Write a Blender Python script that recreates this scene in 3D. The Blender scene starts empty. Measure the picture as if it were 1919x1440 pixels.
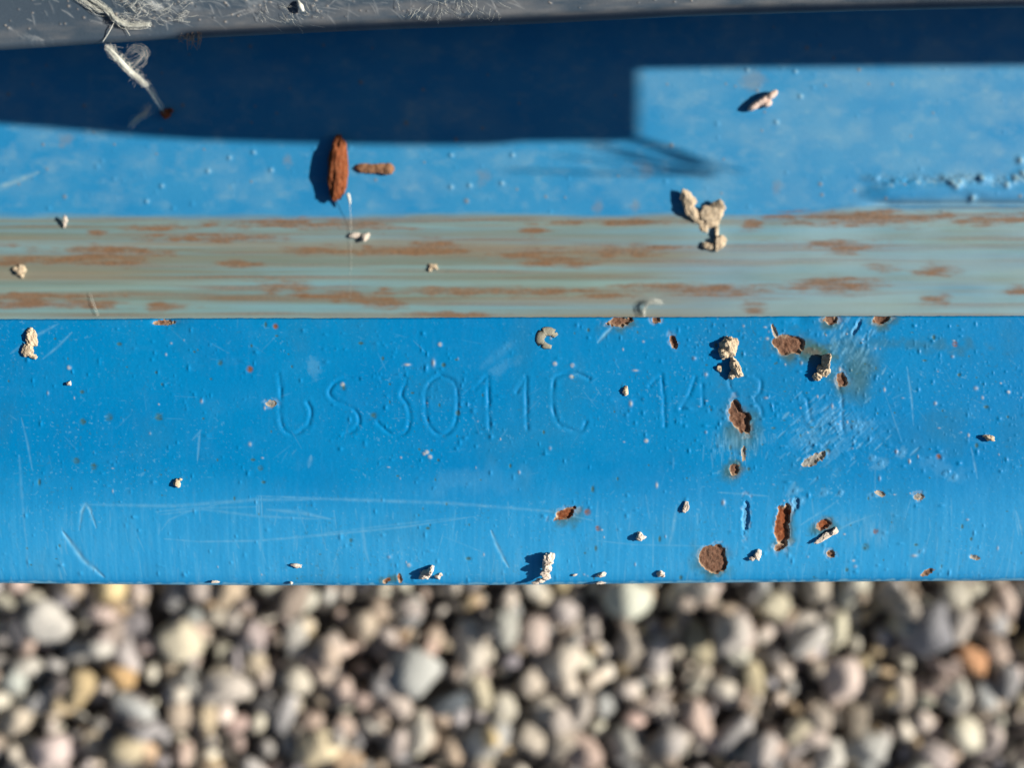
import bpy, bmesh, math, random
import numpy as np
from mathutils import Vector, Matrix, Quaternion, noise as mnoise

random.seed(7)
rng = np.random.default_rng(11)
S = bpy.context.scene
COL = S.collection
MM = 0.001
FACE_Z = 0.45            # height of the stamped bar's face above the ground, metres
CAM_D = 250.0            # millimetres from the lens to the bar's face

# ------------------------------------------------------------------ camera
cam_d = bpy.data.cameras.new('camera')
cam = bpy.data.objects.new('camera', cam_d)
COL.objects.link(cam)
cam.location = (0, 0, FACE_Z + CAM_D * MM)
cam.rotation_euler = (0, 0, 0)
cam_d.sensor_width = 36.0
cam_d.lens = 36.0 * CAM_D / 191.9
cam_d.clip_start = 0.01
cam_d.clip_end = 100.0
cam_d.dof.use_dof = True
cam_d.dof.focus_distance = (CAM_D - 6.0) * MM
cam_d.dof.aperture_fstop = 11.5
S.camera = cam

# ------------------------------------------------------------------ light
SUN_EL = math.radians(30.0)
SUN_AZ = math.radians(4.0)          # from +X towards +Y
world = bpy.data.worlds.new('World')
S.world = world
world.use_nodes = True
wn = world.node_tree
bg = wn.nodes.get('Background') or wn.nodes.new('ShaderNodeBackground')
sky = wn.nodes.new('ShaderNodeTexSky')
sky.sky_type = 'NISHITA'
sky.sun_disc = False
sky.sun_elevation = SUN_EL
sky.sun_rotation = math.radians(90.0) - SUN_AZ
wn.links.new(sky.outputs[0], bg.inputs[0])
bg.inputs[1].default_value = 0.05
sun_d = bpy.data.lights.new('sun', 'SUN')
sun_d.energy = 5.0
sun_d.angle = math.radians(0.53)
sun_d.color = (1.0, 0.93, 0.82)
sun = bpy.data.objects.new('sun', sun_d)
COL.objects.link(sun)
SUN_DIR = Vector((math.cos(SUN_EL) * math.cos(SUN_AZ), math.cos(SUN_EL) * math.sin(SUN_AZ), math.sin(SUN_EL)))
sun.location = SUN_DIR * 3
sun.rotation_euler = SUN_DIR.to_track_quat('Z', 'Y').to_euler()
S.view_settings.view_transform = 'Standard'
S.view_settings.look = 'None'
S.view_settings.gamma = 1.0
S.view_settings.exposure = 0.62

# ------------------------------------------------------------------ helpers
def P(px, py, z=0.0):
    """photo pixel on the plane z millimetres above the bar's face -> world point"""
    k = 1e-4 * (CAM_D - z) / CAM_D
    return Vector(((px - 959.5) * k, (719.5 - py) * k, FACE_Z + z * MM))

def K(z):
    return 1e-4 * (CAM_D - z) / CAM_D

def tag(o, label=None, cat=None, group=None, kind=None):
    if label: o['label'] = label
    if cat: o['category'] = cat
    if group: o['group'] = group
    if kind: o['kind'] = kind
    return o

def link(name, me, mat=None, parent=None, smooth=True):
    o = bpy.data.objects.new(name, me)
    COL.objects.link(o)
    if mat is not None and len(me.materials) == 0:
        me.materials.append(mat)
    if parent is not None:
        o.parent = parent
        o.matrix_parent_inverse = Matrix.Translation(parent.location).inverted()
    if smooth and len(me.polygons):
        me.polygons.foreach_set('use_smooth', np.ones(len(me.polygons), dtype=bool))
    return o

def grid_mesh(name, X, Y, Z, mask=None, attrs=None):
    """sheet mesh from 2-D arrays (rows run down the picture); only the faces under mask"""
    R, C = X.shape
    idx = np.arange(R * C).reshape(R, C)
    q = np.stack([idx[:-1, :-1], idx[1:, :-1], idx[1:, 1:], idx[:-1, 1:]], -1).reshape(-1, 4)
    if mask is not None:
        q = q[mask.reshape(-1)]
    used, inv = np.unique(q.reshape(-1), return_inverse=True)
    co = np.stack([X.reshape(-1), Y.reshape(-1), Z.reshape(-1)], -1)[used].astype(np.float32)
    n = len(q)
    me = bpy.data.meshes.new(name)
    me.vertices.add(len(used)); me.vertices.foreach_set('co', co.reshape(-1))
    me.loops.add(n * 4); me.loops.foreach_set('vertex_index', inv.astype(np.int32).reshape(-1))
    me.polygons.add(n)
    me.polygons.foreach_set('loop_start', np.arange(0, n * 4, 4, dtype=np.int32))
    try: me.polygons.foreach_set('loop_total', np.full(n, 4, dtype=np.int32))
    except Exception: pass
    me.update(calc_edges=True)
    for k, a in (attrs or {}).items():
        at = me.attributes.new(k, 'FLOAT', 'POINT')
        at.data.foreach_set('value', a.reshape(-1)[used].astype(np.float32))
    return me

def vnoise(U, V, su, sv, seed):
    """smooth value noise in -1..1 on a lattice of su x sv"""
    r = np.random.default_rng(seed)
    L = r.uniform(-1, 1, (257, 257))
    a = U / su + 1000.0; b = V / sv + 1000.0
    i = np.floor(a).astype(int); j = np.floor(b).astype(int)
    f = a - i; g = b - j
    f = f * f * (3 - 2 * f); g = g * g * (3 - 2 * g)
    i0 = i % 257; i1 = (i + 1) % 257; j0 = j % 257; j1 = (j + 1) % 257
    return (L[j0, i0] * (1 - f) + L[j0, i1] * f) * (1 - g) + (L[j1, i0] * (1 - f) + L[j1, i1] * f) * g

def fbm(U, V, su, sv, seed, octaves=3):
    t = 0; a = 1.0; s = 0
    for o in range(octaves):
        t = t + a * vnoise(U, V, su / 2 ** o, sv / 2 ** o, seed + o * 17); s += a; a *= 0.55
    return t / s

def sstep(x, a, b):
    t = np.clip((x - a) / (b - a), 0, 1)
    return t * t * (3 - 2 * t)

def smooth_path(pts, n=5):
    out = []
    P_ = [pts[0]] + list(pts) + [pts[-1]]
    for i in range(1, len(P_) - 2):
        for k in range(n):
            t = k / n; p0, p1, p2, p3 = P_[i - 1], P_[i], P_[i + 1], P_[i + 2]
            out.append(0.5 * ((2 * p1) + (p2 - p0) * t + (2 * p0 - 5 * p1 + 4 * p2 - p3) * t * t + (3 * p1 - p0 - 3 * p2 + p3) * t ** 3))
    out.append(pts[-1])
    return out

class Sheet:
    """picture-pixel lattice on which relief (mm) and wear masks are drawn"""
    def __init__(s, u0, u1, v0, v1, step):
        s.u = np.arange(u0, u1 + step * 0.5, step); s.v = np.arange(v0, v1 + step * 0.5, step)
        s.U, s.V = np.meshgrid(s.u, s.v); s.step = step; s.u0 = u0; s.v0 = v0
        s.h = np.zeros_like(s.U)
        s.a = {k: np.zeros_like(s.U) for k in ('scuff_glint', 'grime', 'dust', 'rust', 'primer_sheen', 'edge')}
        s.ids = np.zeros(s.U.shape, dtype=np.int32)
    def win(s, a, b, c, d):
        i0 = max(0, int((a - s.u0) / s.step)); i1 = min(len(s.u), int((b - s.u0) / s.step) + 2)
        j0 = max(0, int((c - s.v0) / s.step)); j1 = min(len(s.v), int((d - s.v0) / s.step) + 2)
        return (slice(j0, max(j1, j0)), slice(i0, max(i1, i0)))
    def line_dist(s, pts, pad):
        xs = [p[0] for p in pts]; ys = [p[1] for p in pts]
        w = s.win(min(xs) - pad, max(xs) + pad, min(ys) - pad, max(ys) + pad)
        U = s.U[w]; V = s.V[w]
        best = np.full(U.shape, 1e9); par = np.zeros(U.shape)
        L = [0]
        for p, q in zip(pts, pts[1:]): L.append(L[-1] + math.hypot(q[0] - p[0], q[1] - p[1]))
        for k, (p, q) in enumerate(zip(pts, pts[1:])):
            dx, dy = q[0] - p[0], q[1] - p[1]; l2 = dx * dx + dy * dy + 1e-9
            t = np.clip(((U - p[0]) * dx + (V - p[1]) * dy) / l2, 0, 1)
            d = np.hypot(U - p[0] - t * dx, V - p[1] - t * dy)
            m = d < best
            best = np.where(m, d, best); par = np.where(m, (L[k] + t * math.sqrt(l2)) / max(L[-1], 1e-6), par)
        return w, best, par
    def scratch(s, pts, width=2.0, strength=0.5, depth=0.0, taper=True, seed=0):
        w, d, t = s.line_dist(pts, width * 3 + 4)
        if d.size == 0: return
        wd = width * (np.sqrt(np.clip(np.sin(math.pi * (0.04 + 0.92 * t)), 0, 1)) if taper else 1.0) + 0.01
        g = np.exp(-(d / wd) ** 2)
        g = g * (0.75 + 0.4 * vnoise(s.U[w], s.V[w], 9, 9, 900 + seed))
        s.a['scuff_glint'][w] = np.maximum(s.a['scuff_glint'][w], np.clip(strength * g, 0, 1))
        s.h[w] -= depth * g
    def blob(s, cx, cy, rx, ry, ang=0, p=2.0, irr=0.15, seed=0, pad=1.5):
        """signed distance-like field (px, positive inside) of an irregular patch"""
        R = max(rx, ry) * pad + 8
        w = s.win(cx - R, cx + R, cy - R, cy + R)
        U = s.U[w] - cx; V = s.V[w] - cy
        a = math.radians(ang); c, n = math.cos(a), math.sin(a)
        x = (U * c + V * n) / rx; y = (-U * n + V * c) / ry
        r = (np.abs(x) ** p + np.abs(y) ** p) ** (1 / p)
        f = 1 - r + irr * fbm(s.U[w], s.V[w], max(min(rx, ry) * 0.9, 5), max(min(rx, ry) * 0.9, 5), 300 + seed, 3)
        return w, f * min(rx, ry)
    def stain(s, key, cx, cy, rx, ry, val, ang=0, seed=0, irr=0.5, soft=0.8, streak=None):
        w, f = s.blob(cx, cy, rx, ry, ang, 2, irr, seed, 2.0)
        m = sstep(f / min(rx, ry), -0.15, soft) * val
        if streak is not None:
            su, sv, sa, sd = streak
            a = math.radians(sa)
            uu = s.U[w] * math.cos(a) + s.V[w] * math.sin(a); vv = -s.U[w] * math.sin(a) + s.V[w] * math.cos(a)
            n = fbm(uu, vv, su, sv, sd, 2)
            m = m * np.clip(0.5 + 1.7 * n, 0, 1.5)
        s.a[key][w] = np.clip(np.maximum(s.a[key][w], m), 0, 1)

# ------------------------------------------------------------------ materials
def new_mat(name):
    m = bpy.data.materials.new(name); m.use_nodes = True
    nt = m.node_tree; b = nt.nodes['Principled BSDF']
    return m, nt, b

def N(nt, typ, **kw):
    n = nt.nodes.new(typ)
    for k, v in kw.items(): setattr(n, k, v)
    return n

def noise_node(nt, scale, detail=4, rough=0.55, vec=None):
    n = N(nt, 'ShaderNodeTexNoise'); n.inputs['Scale'].default_value = scale
    n.inputs['Detail'].default_value = detail; n.inputs['Roughness'].default_value = rough
    if vec is not None: nt.links.new(vec, n.inputs['Vector'])
    return n

def mix(nt, fac, a, b):
    m = N(nt, 'ShaderNodeMix', data_type='RGBA')
    def put(sock, v):
        if isinstance(v, (tuple, list)): sock.default_value = (*v[:3], 1)
        else: nt.links.new(v, sock)
    if isinstance(fac, (int, float)): m.inputs[0].default_value = fac
    else: nt.links.new(fac, m.inputs[0])
    put(m.inputs[6], a); put(m.inputs[7], b)
    return m.outputs[2]

def mapr(nt, src, a, b, c=0.0, d=1.0):
    m = N(nt, 'ShaderNodeMapRange'); nt.links.new(src, m.inputs[0])
    for i, v in enumerate((a, b, c, d)): m.inputs[i + 1].default_value = v
    return m.outputs[0]

def attr(nt, name):
    a = N(nt, 'ShaderNodeAttribute'); a.attribute_name = name
    return a.outputs['Fac']

def bump(nt, b, src, strength, dist):
    n = N(nt, 'ShaderNodeBump'); n.inputs['Strength'].default_value = strength; n.inputs['Distance'].default_value = dist
    nt.links.new(src, n.inputs['Height']); nt.links.new(n.outputs[0], b.inputs['Normal'])
    return n

def coords(nt, scale=(1, 1, 1)):
    t = N(nt, 'ShaderNodeTexCoord'); mp = N(nt, 'ShaderNodeMapping')
    mp.inputs['Scale'].default_value = scale
    nt.links.new(t.outputs['Object'], mp.inputs[0])
    return mp.outputs[0]

def paint_mat(name, base, base2, pale, grimec, dustc, rustc, rough=0.42, fine=0.00001, primer_sheen=(0.2, 0.33, 0.36), spec=0.22):
    m, nt, b = new_mat(name)
    v = coords(nt)
    big = noise_node(nt, 55, 4, 0.6, v)
    c = mix(nt, mapr(nt, big.outputs[0], 0.35, 0.7), base, base2)
    fin = noise_node(nt, 900, 3, 0.6, v)
    c = mix(nt, mapr(nt, fin.outputs[0], 0.62, 0.8, 0, 0.10), c, pale)
    b.inputs['Specular IOR Level'].default_value = spec
    gr = noise_node(nt, 2600, 3, 0.7, v)
    c = mix(nt, mapr(nt, gr.outputs[0], 0.3, 0.7, 0.0, 0.30), c, tuple(x * 0.62 for x in base))
    c = mix(nt, attr(nt, 'primer_sheen'), c, primer_sheen)
    c = mix(nt, attr(nt, 'grime'), c, grimec)
    c = mix(nt, attr(nt, 'scuff_glint'), c, pale)
    rn = noise_node(nt, 1500, 5, 0.7, v)
    rust_v = mix(nt, mapr(nt, rn.outputs[0], 0.3, 0.7), tuple(x * 0.6 for x in rustc), tuple(min(1, x * 1.25) for x in rustc))
    c = mix(nt, attr(nt, 'rust'), c, rust_v)
    c = mix(nt, attr(nt, 'dust'), c, dustc)
    nt.links.new(c, b.inputs['Base Color'])
    r = N(nt, 'ShaderNodeMath', operation='ADD'); r.inputs[1].default_value = rough
    s2 = N(nt, 'ShaderNodeMath', operation='ADD')
    nt.links.new(attr(nt, 'rust'), s2.inputs[0]); nt.links.new(attr(nt, 'scuff_glint'), s2.inputs[1])
    s3 = N(nt, 'ShaderNodeMath', operation='MULTIPLY'); s3.inputs[1].default_value = 0.35
    nt.links.new(s2.outputs[0], s3.inputs[0]); nt.links.new(s3.outputs[0], r.inputs[0])
    nt.links.new(r.outputs[0], b.inputs['Roughness'])
    pe = noise_node(nt, 1300, 3, 0.5, v)
    bump(nt, b, pe.outputs[0], 0.5, fine)
    return m

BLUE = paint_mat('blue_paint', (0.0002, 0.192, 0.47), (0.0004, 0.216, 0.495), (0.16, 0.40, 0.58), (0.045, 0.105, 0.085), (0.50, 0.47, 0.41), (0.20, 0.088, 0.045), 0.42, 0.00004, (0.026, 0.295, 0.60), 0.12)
PANEL = paint_mat('dusty_blue_paint', (0.018, 0.226, 0.485), (0.042, 0.268, 0.51), (0.24, 0.40, 0.48), (0.15, 0.18, 0.145), (0.25, 0.20, 0.13), (0.205, 0.105, 0.05), 0.52, 0.00004, (0.205, 0.345, 0.335))
GREY = paint_mat('grey_paint', (0.052, 0.078, 0.110), (0.068, 0.096, 0.130), (0.40, 0.43, 0.45), (0.03, 0.033, 0.04), (0.5, 0.44, 0.38), (0.2, 0.09, 0.05), 0.45, 0.00006)

def rust_mat(name, c1, c2, c3, scale=700, bd=0.0002):
    m, nt, b = new_mat(name)
    v = coords(nt)
    n1 = noise_node(nt, scale, 6, 0.65, v); n2 = noise_node(nt, scale * 3.1, 4, 0.6, v)
    c = mix(nt, mapr(nt, n1.outputs[0], 0.35, 0.62), c1, c2)
    c = mix(nt, mapr(nt, n2.outputs[0], 0.5, 0.75, 0, 0.8), c, c3)
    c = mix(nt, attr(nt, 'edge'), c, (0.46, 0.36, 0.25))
    nt.links.new(c, b.inputs['Base Color']); b.inputs['Roughness'].default_value = 0.9
    b.inputs['Specular IOR Level'].default_value = 0.15
    bump(nt, b, n2.outputs[0], 0.8, bd)
    return m
RUST = rust_mat('bare_rust', (0.13, 0.062, 0.038), (0.19, 0.105, 0.07), (0.26, 0.155, 0.10), 900, 0.00015)
RUST_O = rust_mat('orange_rust', (0.14, 0.042, 0.018), (0.25, 0.075, 0.028), (0.30, 0.125, 0.06), 380, 0.00012)
MUD = rust_mat('dried_mud', (0.48, 0.37, 0.25), (0.60, 0.49, 0.35), (0.66, 0.57, 0.45), 800, 0.0002)
MUD_P = rust_mat('pale_mud', (0.58, 0.49, 0.41), (0.68, 0.60, 0.52), (0.74, 0.68, 0.60), 800, 0.0002)
CHIP_GREY = rust_mat('grey_primer', (0.18, 0.19, 0.18), (0.27, 0.28, 0.27), (0.36, 0.36, 0.33), 900, 0.00012)
SILK, _nt, _b = new_mat('white_silk')
_b.inputs['Base Color'].default_value = (0.66, 0.67, 0.61, 1); _b.inputs['Roughness'].default_value = 0.8
DARK, _nt, _b = new_mat('dark_fibre')
_b.inputs['Base Color'].default_value = (0.05, 0.045, 0.04, 1); _b.inputs['Roughness'].default_value = 0.9

# ------------------------------------------------------------------ ground
def ground_material():
    m, nt, b = new_mat('gravel_soil')
    v = coords(nt)
    vo = N(nt, 'ShaderNodeTexVoronoi'); vo.inputs['Scale'].default_value = 60; nt.links.new(v, vo.inputs['Vector'])
    n = noise_node(nt, 90, 5, 0.6, v)
    c = mix(nt, mapr(nt, n.outputs[0], 0.35, 0.65), (0.055, 0.05, 0.048), (0.11, 0.10, 0.09))
    nt.links.new(c, b.inputs['Base Color']); b.inputs['Roughness'].default_value = 0.95
    bump(nt, b, vo.outputs[0], 1.0, 0.006)
    return m
bm = bmesh.new()
bmesh.ops.create_grid(bm, x_segments=24, y_segments=24, size=6.0)
for vv in bm.verts:
    vv.co.z = -0.006 + 0.004 * mnoise.noise(vv.co * 1.3)
me = bpy.data.meshes.new('gravel_ground'); bm.to_mesh(me); bm.free()
ground = link('gravel_ground', me, ground_material())
tag(ground, 'loose grey and tan gravel far below the blue bar', None, None, 'structure')

def stone_nodes(name, use_attr):
    m, nt, b = new_mat(name)
    v = coords(nt)
    if use_attr:
        a = N(nt, 'ShaderNodeAttribute'); a.attribute_name = 'tint'; base = a.outputs['Color']
    else:
        a = N(nt, 'ShaderNodeObjectInfo'); base = a.outputs['Color']
    n1 = noise_node(nt, 120, 5, 0.65, v); n2 = noise_node(nt, 500, 4, 0.6, v)
    hs = N(nt, 'ShaderNodeHueSaturation'); nt.links.new(base, hs.inputs['Color'])
    nt.links.new(mapr(nt, n1.outputs[0], 0.3, 0.7, 0.82, 1.35), hs.inputs['Value'])
    c = mix(nt, mapr(nt, n2.outputs[0], 0.6, 0.75, 0, 0.5), hs.outputs[0], (0.42, 0.38, 0.33))
    nt.links.new(c, b.inputs['Base Color']); b.inputs['Roughness'].default_value = 0.7
    bump(nt, b, n2.outputs[0], 0.6, 0.0008)
    return m
STONE = stone_nodes('river_stone', False)
STONE_S = stone_nodes('small_river_stone', True)

def stone_verts(seed, sub):
    b = bmesh.new(); bmesh.ops.create_icosphere(b, subdivisions=sub, radius=1.0)
    o = Vector((seed * 7.3, seed * 3.1, seed * 1.7))
    planes = []
    rr = random.Random(seed)
    for _ in range(11):
        d = Vector((rr.gauss(0, 1), rr.gauss(0, 1), rr.gauss(0, 1))).normalized(); planes.append((d, rr.uniform(0.55, 0.88)))
    for w in b.verts:
        p = w.co.normalized(); r = 1.0
        for d, h in planes:
            t = p.dot(d)
            if t * r > h: r = r - (t * r - h) / t * 0.94
        r *= 1 + 0.22 * mnoise.noise(p * 1.3 + o) + 0.07 * mnoise.noise(p * 3.3 + o)
        w.co = p * r
    return b
stone_meshes = []
for i in range(14):
    b = stone_verts(i, 3); me = bpy.data.meshes.new('stone'); b.to_mesh(me); b.free()
    me.materials.append(STONE); me.polygons.foreach_set('use_smooth', np.ones(len(me.polygons), dtype=bool))
    stone_meshes.append(me)
low = []
for i in range(10):
    b = stone_verts(i + 40, 2)
    b.verts.ensure_lookup_table()
    low.append((np.array([w.co[:] for w in b.verts]), np.array([[w.index for w in f.verts] for f in b.faces]))); b.free()

TINTS = [(0.43, 0.38, 0.31), (0.40, 0.33, 0.25), (0.34, 0.31, 0.29), (0.46, 0.42, 0.36), (0.30, 0.29, 0.29), (0.42, 0.33, 0.28),
         (0.50, 0.46, 0.39), (0.24, 0.235, 0.24), (0.45, 0.35, 0.22), (0.38, 0.36, 0.34), (0.47, 0.40, 0.36), (0.33, 0.27, 0.22)]
# pile: a height map in millimetres, every stone settles where the pile is low
GX0, GX1, GY0, GY1, GS = -340.0, 420.0, -290.0, 50.0, 2.0
hm = np.zeros((int((GY1 - GY0) / GS), int((GX1 - GX0) / GS)))
gyy, gxx = np.mgrid[0:hm.shape[0], 0:hm.shape[1]]
def settle(x, y, a, b, c, ang, sink=0.35):
    """rest an ellipsoid (half axes mm) on the pile; returns its centre height"""
    R = max(a, b)
    i0 = int(max(0, (x - R - GX0) / GS)); i1 = int(min(hm.shape[1], (x + R - GX0) / GS + 2))
    j0 = int(max(0, (y - R - GY0) / GS)); j1 = int(min(hm.shape[0], (y + R - GY0) / GS + 2))
    if i1 <= i0 or j1 <= j0: return None
    X = GX0 + gxx[j0:j1, i0:i1] * GS - x; Y = GY0 + gyy[j0:j1, i0:i1] * GS - y
    ca, sa = math.cos(ang), math.sin(ang)
    e = ((X * ca + Y * sa) / a) ** 2 + ((-X * sa + Y * ca) / b) ** 2
    ins = e < 1
    if not ins.any(): return None
    prof = c * np.sqrt(np.clip(1 - e, 0, 1))
    w = hm[j0:j1, i0:i1]
    need = np.where(ins, w + prof, -1e9)
    zc = np.quantile(need[ins], 0.80) - sink * c
    zc = max(zc, c * 0.45)
    hm[j0:j1, i0:i1] = np.where(ins, np.maximum(w, zc + prof * 0.92), w)
    return zc
def peek(x, y):
    j = int(np.clip((y - GY0) / GS, 0, hm.shape[0] - 1)); i = int(np.clip((x - GX0) / GS, 0, hm.shape[1] - 1))
    return hm[max(0, j - 3):j + 4, max(0, i - 3):i + 4].mean()
pile = []
rs = random.Random(5)
def tint(t):
    k = rs.uniform(0.75, 1.3)
    return tuple(min(0.8, x * k * rs.uniform(0.96, 1.04)) for x in t)
def drop(n, tries, lo, hi, cmin, cmax):
    for _ in range(n):
        cand = [(rs.uniform(GX0, GX1), rs.uniform(GY0, GY1)) for _ in range(tries)]
        x, y = min(cand, key=lambda c: peek(*c))
        a = rs.uniform(lo, hi); b = a * rs.uniform(0.5, 0.9); c = b * rs.uniform(cmin, cmax); ang = rs.uniform(0, math.pi)
        z = settle(x, y, a, b, c, ang)
        if z is not None: pile.append([x, y, z, a, b, c, ang, tint(rs.choice(TINTS)), False])
drop(1700, 6, 3.5, 7.5, 0.65, 1.0)
drop(460, 1, 5.5, 11.5, 0.8, 1.1)
drop(1050, 2, 2.6, 6.5, 0.8, 1.2)
# stones one can single out in the photograph; near-black ones paint shaded gaps: px, py, width, height, tilt, colour
FEAT = [(80,1172,100,92,30,(.55,.53,.49)),(195,1115,66,62,0,(.62,.50,.28)),(190,1152,62,44,0,(.50,.40,.36)),(240,1118,34,46,25,(.45,.38,.34)),
 (225,1268,76,44,-28,(.50,.33,.16)),(190,1215,48,44,0,(.50,.48,.44)),(340,1205,84,90,10,(.55,.50,.38)),(318,1118,54,82,0,(.34,.34,.34)),
 (420,1115,46,66,10,(.45,.36,.26)),(370,1110,44,60,0,(.40,.35,.32)),(428,1175,50,46,0,(.46,.42,.38)),(420,1295,104,60,0,(.44,.40,.36)),
 (250,1325,100,42,-30,(.42,.43,.42)),(330,1350,56,70,0,(.46,.38,.30)),(380,1350,48,84,-8,(.50,.41,.28)),(90,1420,86,70,10,(.55,.46,.44)),
 (165,1395,40,44,0,(.50,.43,.33)),(240,1400,70,60,0,(.48,.41,.28)),(470,1195,50,58,20,(.44,.37,.36)),(475,1250,46,44,0,(.45,.38,.28)),
 (550,1200,46,80,-20,(.44,.42,.38)),(548,1280,56,70,35,(.52,.48,.40)),(600,1275,38,80,35,(.50,.41,.34)),(590,1410,86,78,0,(.62,.53,.36)),
 (530,1345,42,76,-20,(.40,.39,.39)),(20,1285,44,52,20,(.47,.50,.46)),(70,1320,70,44,30,(.44,.43,.42)),(150,1290,60,70,20,(.45,.35,.20)),
 (770,1265,106,112,-30,(.42,.43,.41)),(675,1180,66,70,0,(.44,.37,.29)),(710,1150,46,50,0,(.48,.38,.29)),(770,1145,48,40,0,(.42,.37,.34)),
 (830,1128,50,72,10,(.46,.39,.31)),(885,1230,68,130,8,(.50,.46,.40)),(950,1175,46,84,-8,(.40,.40,.36)),(1000,1190,58,86,8,(.46,.38,.34)),
 (1055,1250,76,88,-28,(.56,.50,.42)),(995,1290,48,72,0,(.48,.42,.35)),(1000,1105,46,50,0,(.52,.49,.42)),(1180,1128,86,100,-25,(.52,.54,.46)),
 (1110,1190,46,60,0,(.40,.36,.33)),(1060,1150,60,60,-30,(.46,.41,.39)),(1185,1220,50,80,20,(.42,.37,.31)),(900,1310,46,78,20,(.50,.45,.33)),
 (945,1340,56,60,-40,(.52,.49,.41)),(990,1395,72,66,20,(.52,.46,.38)),(915,1395,90,76,20,(.36,.36,.35)),(920,1388,40,44,0,(.58,.45,.24)),
 (780,1390,70,92,-15,(.50,.47,.40)),(690,1365,56,58,0,(.46,.43,.38)),(745,1400,36,66,-10,(.44,.38,.35)),(1100,1425,76,84,25,(.46,.35,.30)),
 (1050,1360,52,66,10,(.44,.39,.35)),(1090,1345,42,80,-12,(.42,.38,.34)),(1135,1330,36,64,0,(.36,.37,.36)),(1240,1240,44,100,-10,(.46,.42,.40)),
 (1235,1320,80,34,35,(.48,.41,.36)),(1180,1400,66,80,0,(.34,.33,.30)),(1260,1390,56,66,-20,(.42,.39,.37)),(850,1420,70,60,-45,(.46,.36,.27)),
 (1370,1185,74,70,0,(.42,.39,.36)),(1455,1140,66,66,30,(.50,.46,.34)),(1540,1110,60,60,0,(.48,.43,.35)),(1575,1185,52,84,-8,(.56,.53,.40)),
 (1520,1205,94,52,35,(.46,.44,.41)),(1590,1285,82,92,0,(.60,.50,.45)),(1745,1180,118,110,20,(.24,.24,.26)),(1685,1115,56,60,0,(.42,.39,.36)),
 (1800,1115,62,58,0,(.50,.47,.39)),(1840,1250,74,56,-35,(.50,.26,.13)),(1885,1175,44,40,0,(.46,.45,.45)),(1800,1175,44,80,-30,(.46,.41,.36)),
 (1315,1210,56,84,15,(.42,.37,.25)),(1310,1360,60,96,15,(.54,.42,.36)),(1420,1280,46,72,10,(.46,.40,.26)),(1460,1240,48,50,0,(.38,.34,.31)),
 (1700,1305,42,72,8,(.55,.48,.40)),(1800,1310,56,66,-20,(.52,.50,.43)),(1890,1230,50,56,0,(.46,.36,.30)),(1560,1430,60,80,0,(.54,.52,.47)),
 (1500,1370,80,46,35,(.46,.41,.30)),(1380,1380,90,48,40,(.40,.38,.37)),(1430,1410,56,80,-20,(.47,.42,.39)),(1640,1410,80,76,0,(.38,.38,.36)),
 (1700,1140,60,60,0,(.40,.36,.31)),(1860,1310,40,60,20,(.46,.47,.46)),(1870,1400,60,80,0,(.44,.38,.36)),(1320,1110,60,50,0,(.40,.37,.33)),
 (620,1235,40,60,0,(.46,.37,.30)),(120,1110,60,52,0,(.44,.36,.28)),(20,1360,50,60,0,(.48,.42,.34)),(640,1300,50,60,20,(.48,.38,.33)),
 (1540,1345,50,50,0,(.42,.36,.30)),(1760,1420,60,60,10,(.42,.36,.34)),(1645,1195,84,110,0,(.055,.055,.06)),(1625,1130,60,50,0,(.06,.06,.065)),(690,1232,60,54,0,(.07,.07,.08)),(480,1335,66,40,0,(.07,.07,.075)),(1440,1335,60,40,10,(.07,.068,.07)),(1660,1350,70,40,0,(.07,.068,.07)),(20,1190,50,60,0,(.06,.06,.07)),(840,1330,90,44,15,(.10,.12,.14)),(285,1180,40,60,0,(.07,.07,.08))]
KG = K(-432.0) * 1000
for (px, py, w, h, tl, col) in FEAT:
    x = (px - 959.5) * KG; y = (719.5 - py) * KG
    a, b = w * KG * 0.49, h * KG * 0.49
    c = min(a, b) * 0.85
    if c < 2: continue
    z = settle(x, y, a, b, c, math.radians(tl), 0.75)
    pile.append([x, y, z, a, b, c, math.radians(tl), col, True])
def view_pos(s):
    k = K(-450 + s[2]) * 1000
    return (s[0] / k + 959.5, 719.5 - s[1] / k)
def in_view(s):
    u, v = view_pos(s)
    return -60 < u < 1980 and 1040 < v < 1500
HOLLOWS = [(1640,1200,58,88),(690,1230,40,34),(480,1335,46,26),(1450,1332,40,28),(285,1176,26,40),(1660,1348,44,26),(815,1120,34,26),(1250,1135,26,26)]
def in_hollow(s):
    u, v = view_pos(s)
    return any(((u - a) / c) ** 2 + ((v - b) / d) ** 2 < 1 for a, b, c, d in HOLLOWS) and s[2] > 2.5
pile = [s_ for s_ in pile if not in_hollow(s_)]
def score(s):
    return (0 if s[8] else 1, 0 if in_view(s) else 1, -s[2])
pile.sort(key=score)
single = pile[:296]
rest = pile[296:]
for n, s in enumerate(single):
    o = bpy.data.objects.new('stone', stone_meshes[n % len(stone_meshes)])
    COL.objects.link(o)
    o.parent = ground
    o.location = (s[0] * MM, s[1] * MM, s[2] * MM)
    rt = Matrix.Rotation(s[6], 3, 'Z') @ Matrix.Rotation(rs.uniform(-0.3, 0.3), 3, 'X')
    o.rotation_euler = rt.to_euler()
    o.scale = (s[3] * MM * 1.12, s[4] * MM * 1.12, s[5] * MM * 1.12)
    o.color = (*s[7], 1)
vs, fs, ts, off = [], [], [], 0
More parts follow.
